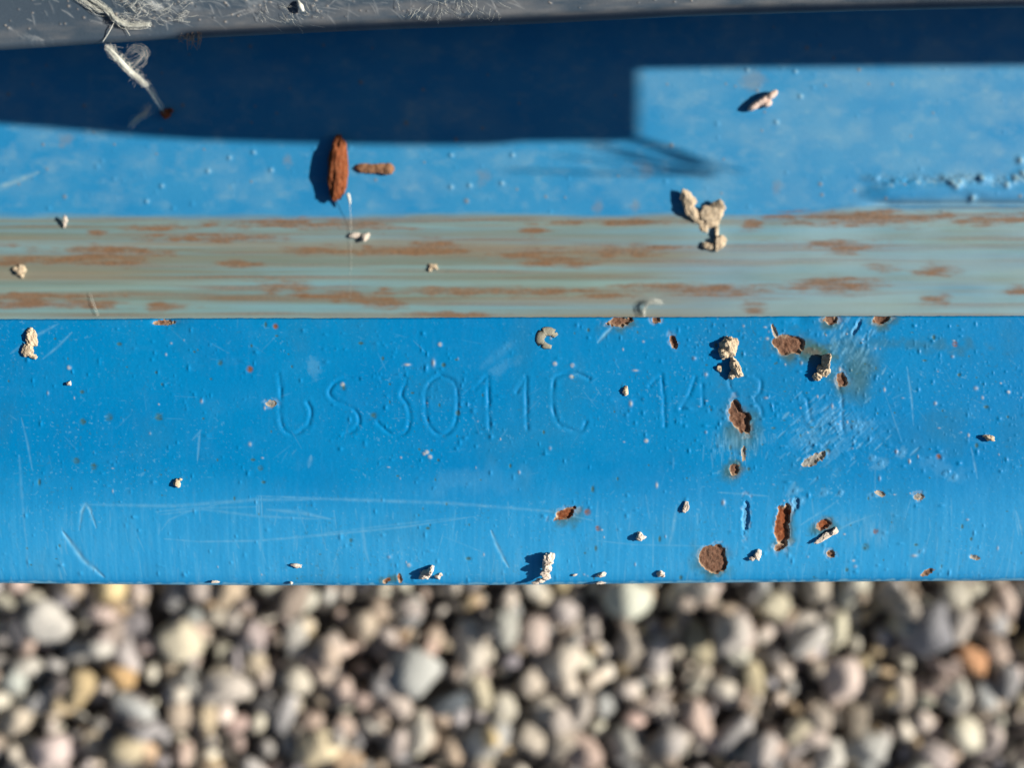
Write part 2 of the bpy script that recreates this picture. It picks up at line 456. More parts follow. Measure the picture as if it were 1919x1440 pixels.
for n, s in enumerate(rest):
    v, f = low[n % len(low)]
    R = np.array(Matrix.Rotation(s[6], 3, 'Z') @ Matrix.Rotation(rs.uniform(-0.3, 0.3), 3, 'X'))
    w = (v * np.array([s[3], s[4], s[5]]) * 1.12) @ R.T + np.array([s[0], s[1], s[2]])
    vs.append(w * MM); fs.append(f + off); ts.append(np.tile(np.array([*s[7], 1.0]), (len(v), 1))); off += len(v)
vs = np.concatenate(vs); fs = np.concatenate(fs); ts = np.concatenate(ts)
me = bpy.data.meshes.new('gravel_bed')
me.vertices.add(len(vs)); me.vertices.foreach_set('co', vs.astype(np.float32).reshape(-1))
me.loops.add(len(fs) * 3); me.loops.foreach_set('vertex_index', fs.astype(np.int32).reshape(-1))
me.polygons.add(len(fs)); me.polygons.foreach_set('loop_start', np.arange(0, len(fs) * 3, 3, dtype=np.int32))
me.update(calc_edges=True)
at = me.attributes.new('tint', 'FLOAT_COLOR', 'POINT'); at.data.foreach_set('color', ts.astype(np.float32).reshape(-1))
gb = link('gravel_bed', me, STONE_S, ground); gb['kind'] = 'stuff'

# ------------------------------------------------------------------ the stamped blue bar
B = Sheet(-70, 1990, 596, 1090, 1.6)
U, V = B.U, B.V
def sx(pts, dx=0, dy=0): return [(x + dx, y + dy) for x, y in pts]
# stamped characters: strokes in picture pixels
GLYPHS = [
 ('6', [[(522,700),(526,725),(525,770),(530,798),(546,811),(562,806),(578,792),(583,768),(576,752)]]),
 ('S', [[(672,708),(645,708),(624,719),(617,734),(626,746),(648,757),(668,770),(673,788),(663,804),(645,809)]]),
 ('3', [[(715,706),(740,702),(762,708),(752,738),(764,757),(768,782),(760,807),(738,812),(720,801),(708,789)]]),
 ('0', [[(826,703),(852,716),(857,745),(856,780),(846,803),(826,812),(808,800),(799,778),(798,732),(810,712),(826,703)]]),
 ('1', [[(890,727),(914,704),(916,750),(917,800)]]),
 ('1', [[(968,734),(986,706),(987,750),(988,802)]]),
 ('C', [[(1104,710),(1082,700),(1058,700),(1040,709),(1036,735),(1037,768),(1046,792),(1066,803),(1088,806),(1098,790)]]),
 ('-', [[(1152,748),(1200,748)]]),
 ('1', [[(1218,723),(1239,703),(1244,740),(1246,798)]]),
 ('4', [[(1303,708),(1292,740),(1277,765)],[(1277,766),(1330,768)],[(1316,722),(1317,760)]]),
 ('3', [[(1364,706),(1370,728),(1380,742)],[(1416,706),(1426,716),(1424,736),(1414,748),(1426,766),(1428,784)]]),
 ('1', [[(1502,738),(1513,752),(1518,785)]]),
 ('1', [[(1570,720),(1577,750),(1578,798),(1582,812)]]),
]
glyph_id = {}
for gi, (ch, strokes) in enumerate(GLYPHS):
    for pts in strokes:
        if len(pts) > 2 and ch not in '14-':
            pts = [(p.x, p.y) for p in smooth_path([Vector((x, y, 0)) for x, y in pts], 5)]
        w, d, t = B.line_dist(pts, 34)
        mod = np.clip(0.80 + 0.95 * fbm(B.U[w], B.V[w], 16, 16, 50 + gi, 2), 0.15, 1.2)
        strength = 0.135 if gi < 9 else 0.10
        B.h[w] += mod * (-strength * np.exp(-(d / 3.2) ** 2) + 0.22 * strength * np.exp(-((d - 8) / 4.0) ** 2))
        B.ids[w] = np.where((d < 21) & (B.ids[w] == 0), 100 + gi, B.ids[w])
# gentle waviness of the painted plate, sagging towards the lower edge
B.h += 0.05 * fbm(U, V, 160, 90, 3, 3)
# pimples and craters in the paint
def pimples(n, u0, u1, v0, v1, seed, rmin, rmax, hmin, hmax, dust_p=0.15, grime_p=0.05):
    r = np.random.default_rng(seed)
    for k in range(n):
        cx = r.uniform(u0, u1); cy = r.uniform(v0, v1); ra = rmin + (rmax - rmin) * r.random() ** 3.2
        if vnoise(np.array([cx]), np.array([cy]), 110, 80, 222)[0] < r.uniform(-0.9, 0.5): continue
        el = r.uniform(0.6, 1.5); hh = r.uniform(hmin, hmax) * ra / rmax
        w = B.win(cx - ra * 3, cx + ra * 3, cy - ra * 3, cy + ra * 3)
        d = np.hypot((B.U[w] - cx) * el, (B.V[w] - cy) / el)
        g = np.exp(-(d / ra) ** 2)
        t = r.random()
        if t < grime_p:
            B.h[w] -= hh * 0.8 * g; B.a['grime'][w] = np.maximum(B.a['grime'][w], 0.85 * np.exp(-(d / (ra * 1.1)) ** 4))
        else:
            B.h[w] += hh * g
            if t > 1 - dust_p: B.a['dust'][w] = np.maximum(B.a['dust'][w], r.uniform(0.3, 0.9) * np.exp(-(d / (ra * 0.9)) ** 2))
pimples(1500, -60, 1980, 605, 1085, 21, 1.5, 4.2, 0.07, 0.20, 0.07, 0.08)
pimples(560, 1280, 1919, 605, 900, 22, 1.6, 3.8, 0.08, 0.22, 0.08, 0.05)
pimples(240, 250, 1050, 640, 860, 23, 2.0, 4.8, 0.08, 0.20, 0.05, 0.20)
bat = np.exp(-((U - 1570) / 90) ** 2 - ((V - 815) / 50) ** 2) + 0.8 * np.exp(-((U - 1590) / 45) ** 2 - ((V - 650) / 50) ** 2)
B.h += 0.16 * np.clip(bat, 0, 1) * np.clip(fbm(0.74 * U - 0.67 * V, 0.67 * U + 0.74 * V, 9, 16, 191, 3) - 0.05, -0.2, 1)
# spots one can point at
for (x, y, r_, k) in [(468,690,6,'rust'),(412,678,5,'grime'),(204,779,7,'grime'),(297,778,7,'grime'),(643,723,6,'grime'),(700,776,6,'grime'),(143,860,6,'grime'),(175,871,6,'grime'),
                      (488,873,5,'grime'),(155,787,6,'grime'),(1101,957,6,'rust'),(1121,987,5,'rust'),(858,772,5,'grime'),(1625,1026,7,'grime'),(1643,997,5,'rust'),(642,718,5,'dust'),
                      (130,686,5,'dust'),(800,844,5,'dust'),(806,853,5,'dust'),(795,847,4,'dust'),(1759,858,5,'rust'),(1211,825,5,'dust'),(656,1007,4,'grime'),(516,611,5,'rust'),(765,1053,5,'dust'),
                      (1040,682,5,'dust'),(1073,685,5,'dust'),(1071,706,5,'dust'),(825,645,5,'dust'),(1790,648,5,'rust'),(1890,738,4,'dust')]:
    w = B.win(x - 20, x + 20, y - 20, y + 20); d = np.hypot(B.U[w] - x, B.V[w] - y)
    B.a[k][w] = np.maximum(B.a[k][w], {'rust': 1.0, 'grime': 0.8, 'dust': 0.7}[k] * np.exp(-(d / (r_ * (0.8 if k == 'dust' else 1))) ** 4) * np.clip(0.85 + 0.6 * vnoise(B.U[w], B.V[w], 4, 4, int(x)), 0.2, 1)); B.h[w] += (0.1 if k == 'dust' else -0.08) * np.exp(-(d / r_) ** 2)
# long scratches
SCR = [([(150,942),(330,944),(480,932),(640,930)],3.5,.30,0),([(290,955),(360,948),(480,945)],2.5,.25,0),([(482,925),(640,931),(830,938),(930,946),(1030,955),(1110,972)],3.2,.34,0),
 ([(300,960),(380,950),(480,962),(600,968)],2.5,.26,0),([(500,950),(560,955),(620,968)],3.5,.36,0),([(485,925),(485,965)],1.6,.45,.03),([(490,925),(491,965)],1.4,.4,.03),([(481,926),(481,962)],1.4,.4,.03),
 ([(305,1005),(370,1010),(480,1008),(640,994),(760,982),(900,962)],2.2,.36,0),([(300,990),(315,970),(350,955),(430,935)],1.6,.32,0),([(560,1000),(720,980),(860,965)],2,.22,0),
 ([(146,990),(152,955),(160,941),(168,952),(178,985)],3.0,.75,.08),([(115,993),(128,1012),(150,1045),(186,1077)],5.0,.7,.14),([(920,990),(930,1015),(945,1045),(953,1058)],3.2,.75,.08),
 ([(40,780),(52,830),(61,880)],2,.4,.02),([(36,850),(42,940),(45,1010)],3,.3,0),([(680,985),(683,1025),(690,1048)],3,.32,0),([(80,670),(105,650),(135,620)],2.2,.45,.02),([(20,660),(60,630),(110,604)],3,.35,0),
 ([(375,803),(370,860)],2,.45,.02),([(360,822),(378,802)],2,.35,0),([(583,850),(578,872)],4,.5,0),([(582,665),(588,705)],5,.2,0),([(965,640),(900,690)],9,.12,0),
 ([(1120,643),(1136,625),(1150,612)],3.2,.85,.1),([(1700,690),(1708,745),(1712,800)],2,.42,.02),([(1660,745),(1690,830)],1.5,.25,0),([(1120,1010),(1190,1018),(1330,1022)],1.6,.28,0),
 ([(1345,922),(1440,930)],2,.3,0),([(1560,1000),(1600,980),(1640,966)],2,.4,.02),([(1640,860),(1640,930)],1.6,.3,0),([(1820,840),(1832,900)],2.2,.4,.02),([(1905,960),(1919,1005)],2.5,.5,.02),
 ([(1268,945),(1262,990),(1255,1020)],3,.35,0),([(1225,1000),(1226,1060)],1.6,.34,0),([(440,1010),(445,1022)],2,.4,0),([(485,1010),(485,1025)],2,.4,0),([(1210,925),(1218,970)],2,.25,0),
 ([(1577,740),(1580,800)],3,.3,.05),([(1478,930),(1490,905)],5,.5,.05),([(830,1000),(905,1030)],1.5,.2,0),([(1500,985),(1540,960),(1570,940)],2,.3,0)]
for k, (p, wd, st, dp) in enumerate(SCR): B.scratch(p, wd, st, dp, True, k)
rr = random.Random(77)
for k in range(210):                      # fine hairlines in the lower, rubbed half of the bar
    x = rr.uniform(-40, 1960); y = rr.uniform(930, 1085); l = rr.uniform(10, 55); a = rr.gauss(0, 0.18)
    B.scratch([(x, y), (x + a * l, y + l)], rr.uniform(0.9, 1.9), rr.uniform(0.10, 0.34), 0.004, True, k)
for k in range(110):
    x = rr.uniform(-40, 1960); y = rr.uniform(600, 900); l = rr.uniform(10, 50); a = rr.uniform(0, 6.3)
    B.scratch([(x, y), (x + math.cos(a) * l, y + math.sin(a) * l)], rr.uniform(0.8, 1.5), rr.uniform(0.06, 0.2), 0.003, True, k)
for k in range(90):                       # raked nicks in the battered patch under the last characters
    x = rr.gauss(1555, 48); y = rr.gauss(815, 34); l = rr.uniform(6, 26)
    B.scratch([(x, y), (x + l * 0.75, y - l * 0.7)], rr.uniform(1.2, 3.0), rr.uniform(0.2, 0.6), rr.uniform(0.0, 0.08), True, k)
for k in range(40):
    x = rr.gauss(1590, 30); y = rr.gauss(655, 30); l = rr.uniform(5, 18)
    B.scratch([(x, y), (x + l * 0.5, y - l * 0.9)], rr.uniform(1.4, 3.4), rr.uniform(0.25, 0.6), rr.uniform(-0.06, 0.08), True, k)
for k in range(60):
    x = rr.gauss(1385, 34); y = rr.gauss(822, 18); l = rr.uniform(10, 34)
    B.scratch([(x, y), (x + rr.gauss(0, 2), y + l)], rr.uniform(1.0, 2.2), rr.uniform(0.15, 0.4), 0.01, True, k)
for (x, y) in [(1600,803),(1612,800),(1520,830),(1560,795),(1635,860),(1650,870),(1690,850),(1770,890),(1790,895),(1730,1035),(1490,920),(1500,940),(1545,925),(1640,928),(1722,933),(1575,925)]:
    B.stain('scuff_glint', x, y, rr.uniform(8, 20), rr.uniform(6, 12), 0.25, -30, int(x + y), 0.7, 0.6)
    w, f = B.blob(x, y, 7, 5, -30, 2, 0.4, int(x)); B.h[w] += 0.10 * sstep(f, 0, 3)
# stains
B.stain('scuff_glint', 1590, 655, 62, 66, 0.26, 0, 5, 0.8, 1.0, (6, 14, 30, 71))
B.stain('scuff_glint', 1560, 815, 110, 60, 0.22, -15, 6, 0.9, 1.0, (22, 5, -42, 72))
B.stain('scuff_glint', 1385, 828, 62, 26, 0.34, 0, 7, 0.7, 0.9, (4, 26, 0, 73))
B.stain('scuff_glint', 1770, 880, 45, 26, 0.16, 20, 8, 0.9, 0.9)
B.stain('scuff_glint', 880, 900, 130, 34, 0.10, -8, 9, 0.9, 1.0)
B.stain('scuff_glint', 940, 690, 40, 14, 0.14, -30, 10, 0.9, 0.8)
B.stain('scuff_glint', 590, 685, 14, 26, 0.2, 0, 12, 0.9, 0.8)
B.stain('scuff_glint', 1620, 1000, 60, 40, 0.2, 0, 13, 0.9, 0.9, (5, 25, 0, 74))
B.stain('dust', 1060, 655, 0.5, 0.5, 0.0)
B.stain('grime', 1500, 655, 84, 30, 0.85, 5, 14, 0.7, 1.0)
B.stain('grime', 1530, 660, 60, 16, 0.95, 6, 24, 0.5, 0.7)
B.stain('grime', 1385, 800, 46, 64, 0.75, 0, 15, 0.7, 1.0)
B.stain('grime', 1590, 690, 66, 64, 0.6, 0, 16, 0.8, 1.1)
B.stain('grime', 1342, 1068, 36, 18, 0.85, 0, 17, 0.6, 0.9)
B.stain('grime', 1740, 650, 150, 20, 0.35, 3, 18, 0.8, 1.0)
B.stain('grime', 1760, 810, 60, 50, 0.18, 3, 19, 0.9, 1.0)
B.stain('grime', 730, 1079, 34, 10, 0.8, 0, 20, 0.8, 0.9)
B.stain('rust', 1520, 662, 22, 9, 0.34, 10, 21, 0.7, 0.8)
# sky sheen painted as paler blue towards the lower edge, with rubbed streaks
sheen_band = sstep(V + 18 * fbm(U, V, 200, 60, 8, 2), 858, 1045)
streak = fbm(U, V, 5, 90, 61, 2)
B.a['scuff_glint'] = np.clip(B.a['scuff_glint'] + sheen_band * (0.03 + 0.10 * np.clip(streak, 0, 1)), 0, 1)
B.a['scuff_glint'] = np.clip(B.a['scuff_glint'] + 0.02 * np.clip(fbm(U, V, 90, 50, 62, 3) + 0.1, 0, 1) + 0.04 * sstep(np.abs(U - 1900), 200, 0) * sheen_band, 0, 1)
B.a['scuff_glint'] = np.clip(B.a['scuff_glint'] + 0.85 * sstep(V + 2.5 * vnoise(U, V, 9, 9, 63), 1085.5, 1089), 0, 1)
B.a['primer_sheen'] = sheen_band * np.clip(0.82 + 0.25 * streak, 0, 1) * (1 - 0.7 * sstep(V, 1066, 1088))  # painted sheen, fading where the lower rim curves away from the sun
spk = fbm(U, V, 4.2, 4.2, 301, 2); den = np.clip(0.55 + fbm(U, V, 150, 80, 302, 3), 0, 1.3)
B.a['scuff_glint'] = np.clip(B.a['scuff_glint'] + 0.34 * den * sstep(spk, 0.46, 0.74), 0, 1)
B.a['grime'] = np.clip(B.a['grime'] + 0.34 * den * sstep(-spk, 0.45, 0.75) + 0.20 * np.clip(fbm(U, V, 70, 90, 303, 4) - 0.08, 0, 1), 0, 1)
B.a['scuff_glint'] = np.clip(B.a['scuff_glint'] + 0.16 * np.clip(fbm(U, V, 7, 46, 304, 3) - 0.14, 0, 1) * (0.25 + sheen_band) + 0.05 * np.clip(fbm(U, V, 40, 26, 305, 4) - 0.1, 0, 1), 0, 1)
B.h += 0.012 * fbm(U, V, 7, 7, 306, 2)
# bare patches where the paint has chipped away: cx, cy, rx, ry, angle, squareness, depth, colour
CHIPS = [
 (1476,648,29,17,3,2.2,.42,'r'),(1387,782,18,33,-20,2.2,.55,'r'),(1339,1046,27,25,0,2.2,.34,'r'),(1467,983,12,38,3,3.6,.55,'o'),(1466,1022,15,6,-28,2,.35,'r'),
 (1545,983,13,10,-30,2,.50,'o'),(1577,714,10,13,0,2,.40,'r'),(1376,880,9,11,0,2,.32,'r'),(1525,862,22,8,-28,2,.30,'g'),(1556,601,13,8,0,2,.35,'r'),(1653,599,17,9,-8,2,.35,'r'),
 (1160,603,22,9,-8,1.6,.40,'r'),(1229,600,8,6,0,2,.30,'r'),(1058,959,21,9,-20,2,.34,'o'),(1398,968,6.5,27,3,2.6,.34,'b'),(306,602,20,5,0,2,.30,'r'),(1561,1038,8,6,25,2,.35,'r'),
 (1746,1073,12,5,-25,2,.25,'r'),(1262,642,6,13,-15,2,.45,'r'),(1393,848,4,13,0,2.2,.22,'g'),(1649,926,9,4,20,2,.25,'g'),(1722,932,9,6,0,2,.2,'g'),(1832,1046,9,4,10,2,.22,'g'),
 (1451,622,4,12,-20,2,.25,'g'),(1605,617,4,17,30,2,.28,'b'),(1492,945,7,13,0,2,.25,'b'),(720,1081,8,4,-30,2,.15,'o'),(746,1077,4,8,-10,2,.15,'o'),(508,753,9,6,0,2,.2,'g')]
chip_mats = {'r': RUST, 'o': RUST_O, 'g': CHIP_GREY, 'b': None}
for k, (cx, cy, rx, ry, an, p, dp, c) in enumerate(CHIPS):
    w, f = B.blob(cx, cy, rx, ry, an, p, 0.42 if min(rx, ry) > 6 else 0.3, 500 + k)
    if cy > 700 and k == 1:      # the bite of paint left standing in the long chip
        f = f - 14 * np.exp(-(np.hypot(B.U[w] - 1396, B.V[w] - 766) / 9) ** 2)
    f = f + 0.8 * fbm(B.U[w], B.V[w], 8, 8, 820 + k, 2)
    m = sstep(f, -0.9, 1.7); dp = dp * 1.1
    B.a['edge'][w] = np.maximum(B.a['edge'][w], np.exp(-((f - 0.2) / 1.7) ** 2) * np.clip(0.55 + 1.2 * fbm(B.U[w], B.V[w], 10, 10, 990 + k, 2), 0, 1))  # tan rim paints in the sunlit wall of each chip
    lip = np.exp(-((f + 2.5) / 2.2) ** 2)
    rough = 0.19 * fbm(B.U[w], B.V[w], 6, 6, 640 + k, 3)
    B.h[w] += -dp * m + m * rough + 0.02 * lip
    B.a['scuff_glint'][w] = np.maximum(B.a['scuff_glint'][w], np.clip((0.08 + 0.35 * fbm(B.U[w], B.V[w], 12, 12, 860 + k, 2)) * np.exp(-((f + 1.2) / 1.4) ** 2), 0, 1))
    ring = np.exp(-((f + 2.6) / 2.2) ** 2) * sstep(fbm(B.U[w], B.V[w], 14, 14, 920 + k, 3), -0.05, 0.2) * (min(rx, ry) > 5)
    B.h[w] -= 0.10 * ring
    B.a['dust'][w] = np.maximum(B.a['dust'][w], 0.22 * ring)
    if c in 'ro' and min(rx, ry) > 6:
        B.stain('grime', cx + 3, cy + 4, rx + 18, ry + 14, 0.8, an, 40 + k, 0.8, 1.0)
        B.stain('rust', cx + 4, cy + 3, rx + 7, ry + 6, 0.22, an, 80 + k, 0.9, 0.9)
    if c == 'b':
        B.a['scuff_glint'][w] = np.maximum(B.a['scuff_glint'][w], 0.55 * m)
    else:
        B.ids[w] = np.where(f > -0.6, k + 1, B.ids[w])
# dents along the top edge
for (x, r_, d_) in [(312, 26, 0.5), (1650, 22, 0.3), (1500, 14, 0.2)]:
    w = B.win(x - 80, x + 80, 590, 650)
    B.h[w] -= d_ * np.exp(-((B.U[w] - x) / r_) ** 2 - ((B.V[w] - 600) / 12) ** 2)
# world positions: the face falls away in a soft curve towards the lower edge
def top_y(u): return 598.5 - 0.0035 * (u - 0) + 0.8 * np.sin(u / 90.0)* 0.5
def bot_y(u): return 1092.5 + 5.0 * np.sin(np.clip((u + 60) / 1400.0, 0, 2) * math.pi) * np.where(u < 1340, 1, 0.8)
tt = (V - B.v[0]) / (B.v[-1] - B.v[0])
edge_n = 0.9 * fbm(U, V, 14, 400, 31, 3)
VV = (top_y(U) + edge_n * (1 - tt) ** 8) * (1 - tt) + bot_y(U) * tt
t2 = np.clip((VV - 900) / 190, 0, 1)
ZB = B.h - 3.2 * t2 ** 2.2
ZB -= 0.35 * np.clip(1 - (VV - top_y(U)) / 3.2, 0, 1) ** 2 + 0.9 * np.clip((VV - bot_y(U) + 9) / 9, 0, 1) ** 2.4
kk = 1e-4
XB = (U - 959.5) * kk; YB = (719.5 - VV) * kk
# the perspective of the sloping lower part keeps the outline where the photograph has it
sc = (CAM_D - ZB) / CAM_D
XB = XB * (1 + (sc - 1) * 0); YB = YB * np.where(t2 > 0, sc, 1.0)
ZB = FACE_Z + ZB * MM
# wrap: back over the top edge, down the lower edge
def add_rows(X, Y, Z, A, ids):
    top = [(0.00012, -0.0005), (0.00014, -0.002), (0.00014, -0.0372)]
    bot = [(-0.00004, -0.0005), (0.0003, -0.002), (0.0012, -0.012), (0.004, -0.03), (0.02, -0.031), (0.04, -0.031)]
    Xs = [X[:1]] * len(top) + [X] + [X[-1:]] * len(bot)
    Ys = [Y[:1] + a for a, _ in top[::-1]] + [Y] + [Y[-1:] + a for a, _ in bot]
    Zs = [Z[:1] + b for _, b in top[::-1]] + [Z] + [Z[-1:] + b for _, b in bot]
    A2 = {k: np.concatenate([np.repeat(a[:1], len(top), 0), a, np.repeat(a[-1:], len(bot), 0)]) for k, a in A.items()}
    i2 = np.concatenate([np.zeros((len(top), ids.shape[1]), int), ids, np.zeros((len(bot), ids.shape[1]), int)])
    return np.concatenate(Xs), np.concatenate(Ys), np.concatenate(Zs), A2, i2
XB, YB, ZB, AB, IB = add_rows(XB, YB, ZB, B.a, B.ids)
def ends(X, Y, Z, A, ids, reach):
    X = np.concatenate([X[:, :1] - reach, X, X[:, -1:] + reach], 1)
    f = lambda q: np.concatenate([q[:, :1], q, q[:, -1:]], 1)
    return X, f(Y), f(Z), {k: f(a) for k, a in A.items()}, f(ids)
XB, YB, ZB, AB, IB = ends(XB, YB, ZB, AB, IB, 0.6)
fid = IB[:-1, :-1]
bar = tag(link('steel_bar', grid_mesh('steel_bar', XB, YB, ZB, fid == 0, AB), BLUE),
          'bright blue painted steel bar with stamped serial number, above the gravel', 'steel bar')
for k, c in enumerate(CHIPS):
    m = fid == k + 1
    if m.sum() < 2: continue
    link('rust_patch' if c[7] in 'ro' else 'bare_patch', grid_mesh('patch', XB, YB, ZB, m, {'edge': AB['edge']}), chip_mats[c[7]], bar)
for gi, (ch, _) in enumerate(GLYPHS):
    m = fid == 100 + gi
    if m.sum() < 2: continue
    o = link('stamped_character', grid_mesh('character', XB, YB, ZB, m, AB), BLUE, bar)
    o['label'] = 'stamped character ' + {'-': 'dash'}.get(ch, ch)

# ------------------------------------------------------------------ the blue panel behind, with its rubbed strip
PZ = -40.0
Q = Sheet(-140, 2060, -60, 612, 2.4)
U, V = Q.U, Q.V
Q.h += 0.12 * fbm(U, V, 260, 160, 41, 3)
r = np.random.default_rng(44)
for k in range(330):
    cx = r.uniform(-120, 2040); cy = r.uniform(-40, 400); ra = 2.0 + 2.6 * r.random() ** 3
    w = Q.win(cx - ra * 3, cx + ra * 3, cy - ra * 3, cy + ra * 3); d = np.hypot(Q.U[w] - cx, Q.V[w] - cy)
    Q.h[w] += 0.16 * ra / 5 * np.exp(-(d / ra) ** 2)
    if r.random() < 0.25: Q.a['dust'][w] = np.maximum(Q.a['dust'][w], 0.7 * np.exp(-(d / ra) ** 2))
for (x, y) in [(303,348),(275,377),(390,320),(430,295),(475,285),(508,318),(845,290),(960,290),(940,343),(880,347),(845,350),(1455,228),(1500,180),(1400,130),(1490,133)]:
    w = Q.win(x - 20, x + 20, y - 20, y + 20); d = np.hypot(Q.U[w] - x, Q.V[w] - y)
    Q.h[w] += 0.22 * np.exp(-(d / 4.0) ** 2); Q.a['scuff_glint'][w] = np.maximum(Q.a['scuff_glint'][w], 0.55 * np.exp(-(np.hypot(Q.U[w] - x - 2, Q.V[w] - y) / 3.2) ** 2))  # pale crescent painted on the sunlit right side of each bump
Q.a['scuff_glint'] += 0.30 * np.clip(fbm(U, V, 70, 50, 45, 4) + 0.12, 0, 1) * sstep(V, 420, 380) + 0.16 * sstep(U, 1150, 1900) * sstep(V, 420, 380) * np.clip(0.7 + fbm(U, V, 50, 40, 46, 3), 0, 1)
Q.a['scuff_glint'] += 0.28 * np.clip(fbm(U, V, 24, 16, 145, 3) - 0.05, 0, 1) * sstep(V, 420, 380)
Q.scratch([(-10, 352), (20, 343), (72, 322)], 6, 0.8, 0.05)
for (x, y, rx, ry) in [(1210,315,20,22),(905,330,16,20),(1120,385,14,16),(1190,385,10,12),(1455,350,14,16),(1410,150,30,20),(540,300,10,14),(120,260,20,16)]:
    Q.stain('dust', x, y, rx, ry, 0.30, 0, int(x), 0.6, 0.8)
# rubbed strip: paint worn to pale primer with long rust streaks
edge = 405 + 3 * vnoise(U, V, 90, 400, 47) - 14 * sstep(U, 1500, 1620)
strip = sstep(V + 3 * fbm(U, V, 50, 6, 147, 2), edge - 9, edge + 11)
tr_ = 1 - 0.55 * sstep(U, 1080, 1500)
Q.a['dust'] *= np.where(strip > 0.5, tr_, 1)
Q.h += 1.6 * sstep(V, edge - 14, edge + 22) - 0.5 * ((np.clip(V, 410, 612) - 500) / 100) ** 2 * strip
bl = np.clip(0.58 + 0.55 * fbm(U, V, 520, 26, 48, 3) - 0.30 * sstep(U, 1150, 1400) * np.clip(0.5 + fbm(U, V, 150, 40, 51, 3), 0, 1) - 0.22 * np.exp(-((U - 1330) / 130) ** 2), 0.0, 1)
Q.a['scuff_glint'] = np.where(strip > 0, Q.a['scuff_glint'] * (1 - strip) + strip * 0.55 * sstep(U, 1050, 1600) * np.clip(0.5 + fbm(U, V, 120, 40, 151, 3), 0, 1), Q.a['scuff_glint'])
Q.a['primer_sheen'] = strip * np.clip(0.45 + 0.6 * bl, 0, 0.97)
Q.a['grime'] = np.maximum(Q.a['grime'], strip * np.clip(0.42 - 0.30 * sstep(U, 1000, 1600) + 0.9 * fbm(U, V, 640, 14, 49, 3), 0, 0.85))
Q.a['dust'] = np.maximum(Q.a['dust'], strip * np.clip(0.16 + 0.75 * fbm(U, V, 700, 18, 50, 3), 0, 0.6))
Q.h += strip * 0.05 * fbm(U, V, 900, 7, 52, 2)
fs_ = fbm(U, V, 1100, 4.6, 152, 2); fm_ = fbm(U, V, 760, 9, 153, 3)
Q.a['primer_sheen'] = np.clip(Q.a['primer_sheen'] - strip * 0.28 * np.clip(fm_ - 0.05, 0, 1) * (0.4 + sstep(U, 900, 1500)), 0, 1)
Q.a['grime'] = np.clip(Q.a['grime'] + strip * (0.30 * np.clip(fs_, 0, 1)), 0, 0.9)
Q.a['dust'] = np.clip(Q.a['dust'] + strip * 0.5 * np.clip(fbm(U, V, 900, 6, 154, 3) - 0.08, 0, 1), 0, 0.75)
RS = [(290,426,34,6),(520,420,95,7),(640,425,70,8),(400,447,70,6),(195,478,66,15),(60,487,85,7),(20,493,35,6),(540,538,42,10),(490,448,40,5),(1060,418,26,6),(1200,417,60,5),
 (760,468,80,8),(830,464,40,10),(1000,480,48,13),(1050,487,50,9),(1170,469,60,9),(1230,465,30,6),(900,548,130,7),(700,562,40,8),(640,556,40,6),(40,556,90,6),(60,570,60,7),
 (1580,408,85,12),(1700,410,90,10),(1860,412,70,8),(1540,535,55,12),(1575,537,40,10),(1408,422,11,9),(1560,458,60,6),(1585,468,22,8),(1650,504,24,6),(1750,505,22,9),(1745,562,20,8),(1905,544,18,7),
 (1410,580,14,9),(305,575,26,7),(160,570,40,6),(590,470,32,6),(450,495,36,5),(820,590,50,6),(1140,555,30,4),(1280,540,80,7),(185,438,10,5),(1000,433,14,8),(1330,548,60,6),(30,460,30,4),(720,570,24,7)]
for k, (x, y, rx, ry) in enumerate(RS):
    w, f = Q.blob(x, y, rx * 1.9, ry * 1.5, 0, 2, 0.0, 0)
    n = 0.7 * fbm(Q.U[w], Q.V[w], 30, 8, 700 + k, 4) + 0.5 * fbm(Q.U[w], Q.V[w], 200, 5, 760 + k, 2)
    m = sstep(f / (ry * 1.5) + 0.95 * n, -0.22, 0.75) * (0.82 + 0.25 * n)
    Q.a['rust'][w] = np.clip(np.maximum(Q.a['rust'][w], m), 0, 0.92)
Q.a['rust'] = np.maximum(Q.a['rust'], strip * np.clip(1.3 * fbm(U, V, 460, 10, 53, 4) - 0.12, 0, 0.6))
for k, (y, x0, x1, th, st) in enumerate([(415,420,1260,4,.75),(424,0,420,3,.4),(447,300,560,4,.7),(470,640,1270,6,.7),(484,0,330,6,.7),(521,0,1300,3,.35),(546,760,1420,5,.75),(552,0,420,5,.55),(538,420,700,4,.6),(566,0,130,4,.7),(590,380,900,4,.5),(408,1480,1960,7,.75),(458,1480,1640,4,.55),(498,0,700,3,.3)]):
    w = Q.win(x0 - 40, x1 + 40, y - 24, y + 24)
    uu, vv = Q.U[w], Q.V[w]
    yy = y + 3 * vnoise(uu, vv, 180, 900, 1200 + k)
    n = fbm(uu, vv, 150, 5, 1240 + k, 4)
    m = np.exp(-((vv - yy) / (th * (0.8 + 0.6 * vnoise(uu, vv, 70, 900, 1280 + k)))) ** 2) * sstep(uu, x0 - 30, x0 + 60) * sstep(uu, x1 + 30, x1 - 60)
    Q.a['rust'][w] = np.clip(np.maximum(Q.a['rust'][w], 1.15 * st * m * np.clip(0.72 + 1.2 * n, 0, 1)), 0, 0.95)
Q.a['grime'] *= np.where(strip > 0.5, 1 - 0.5 * sstep(U, 1080, 1500), 1); Q.a['dust'] *= np.where(strip > 0.5, 1 - 0.55 * sstep(U, 1080, 1500), 1)
gr_ = fbm(U, V, 60, 2.6, 1300, 2)
Q.a['grime'] = np.clip(Q.a['grime'] + strip * 0.25 * np.clip(gr_, 0, 1), 0, 0.9)
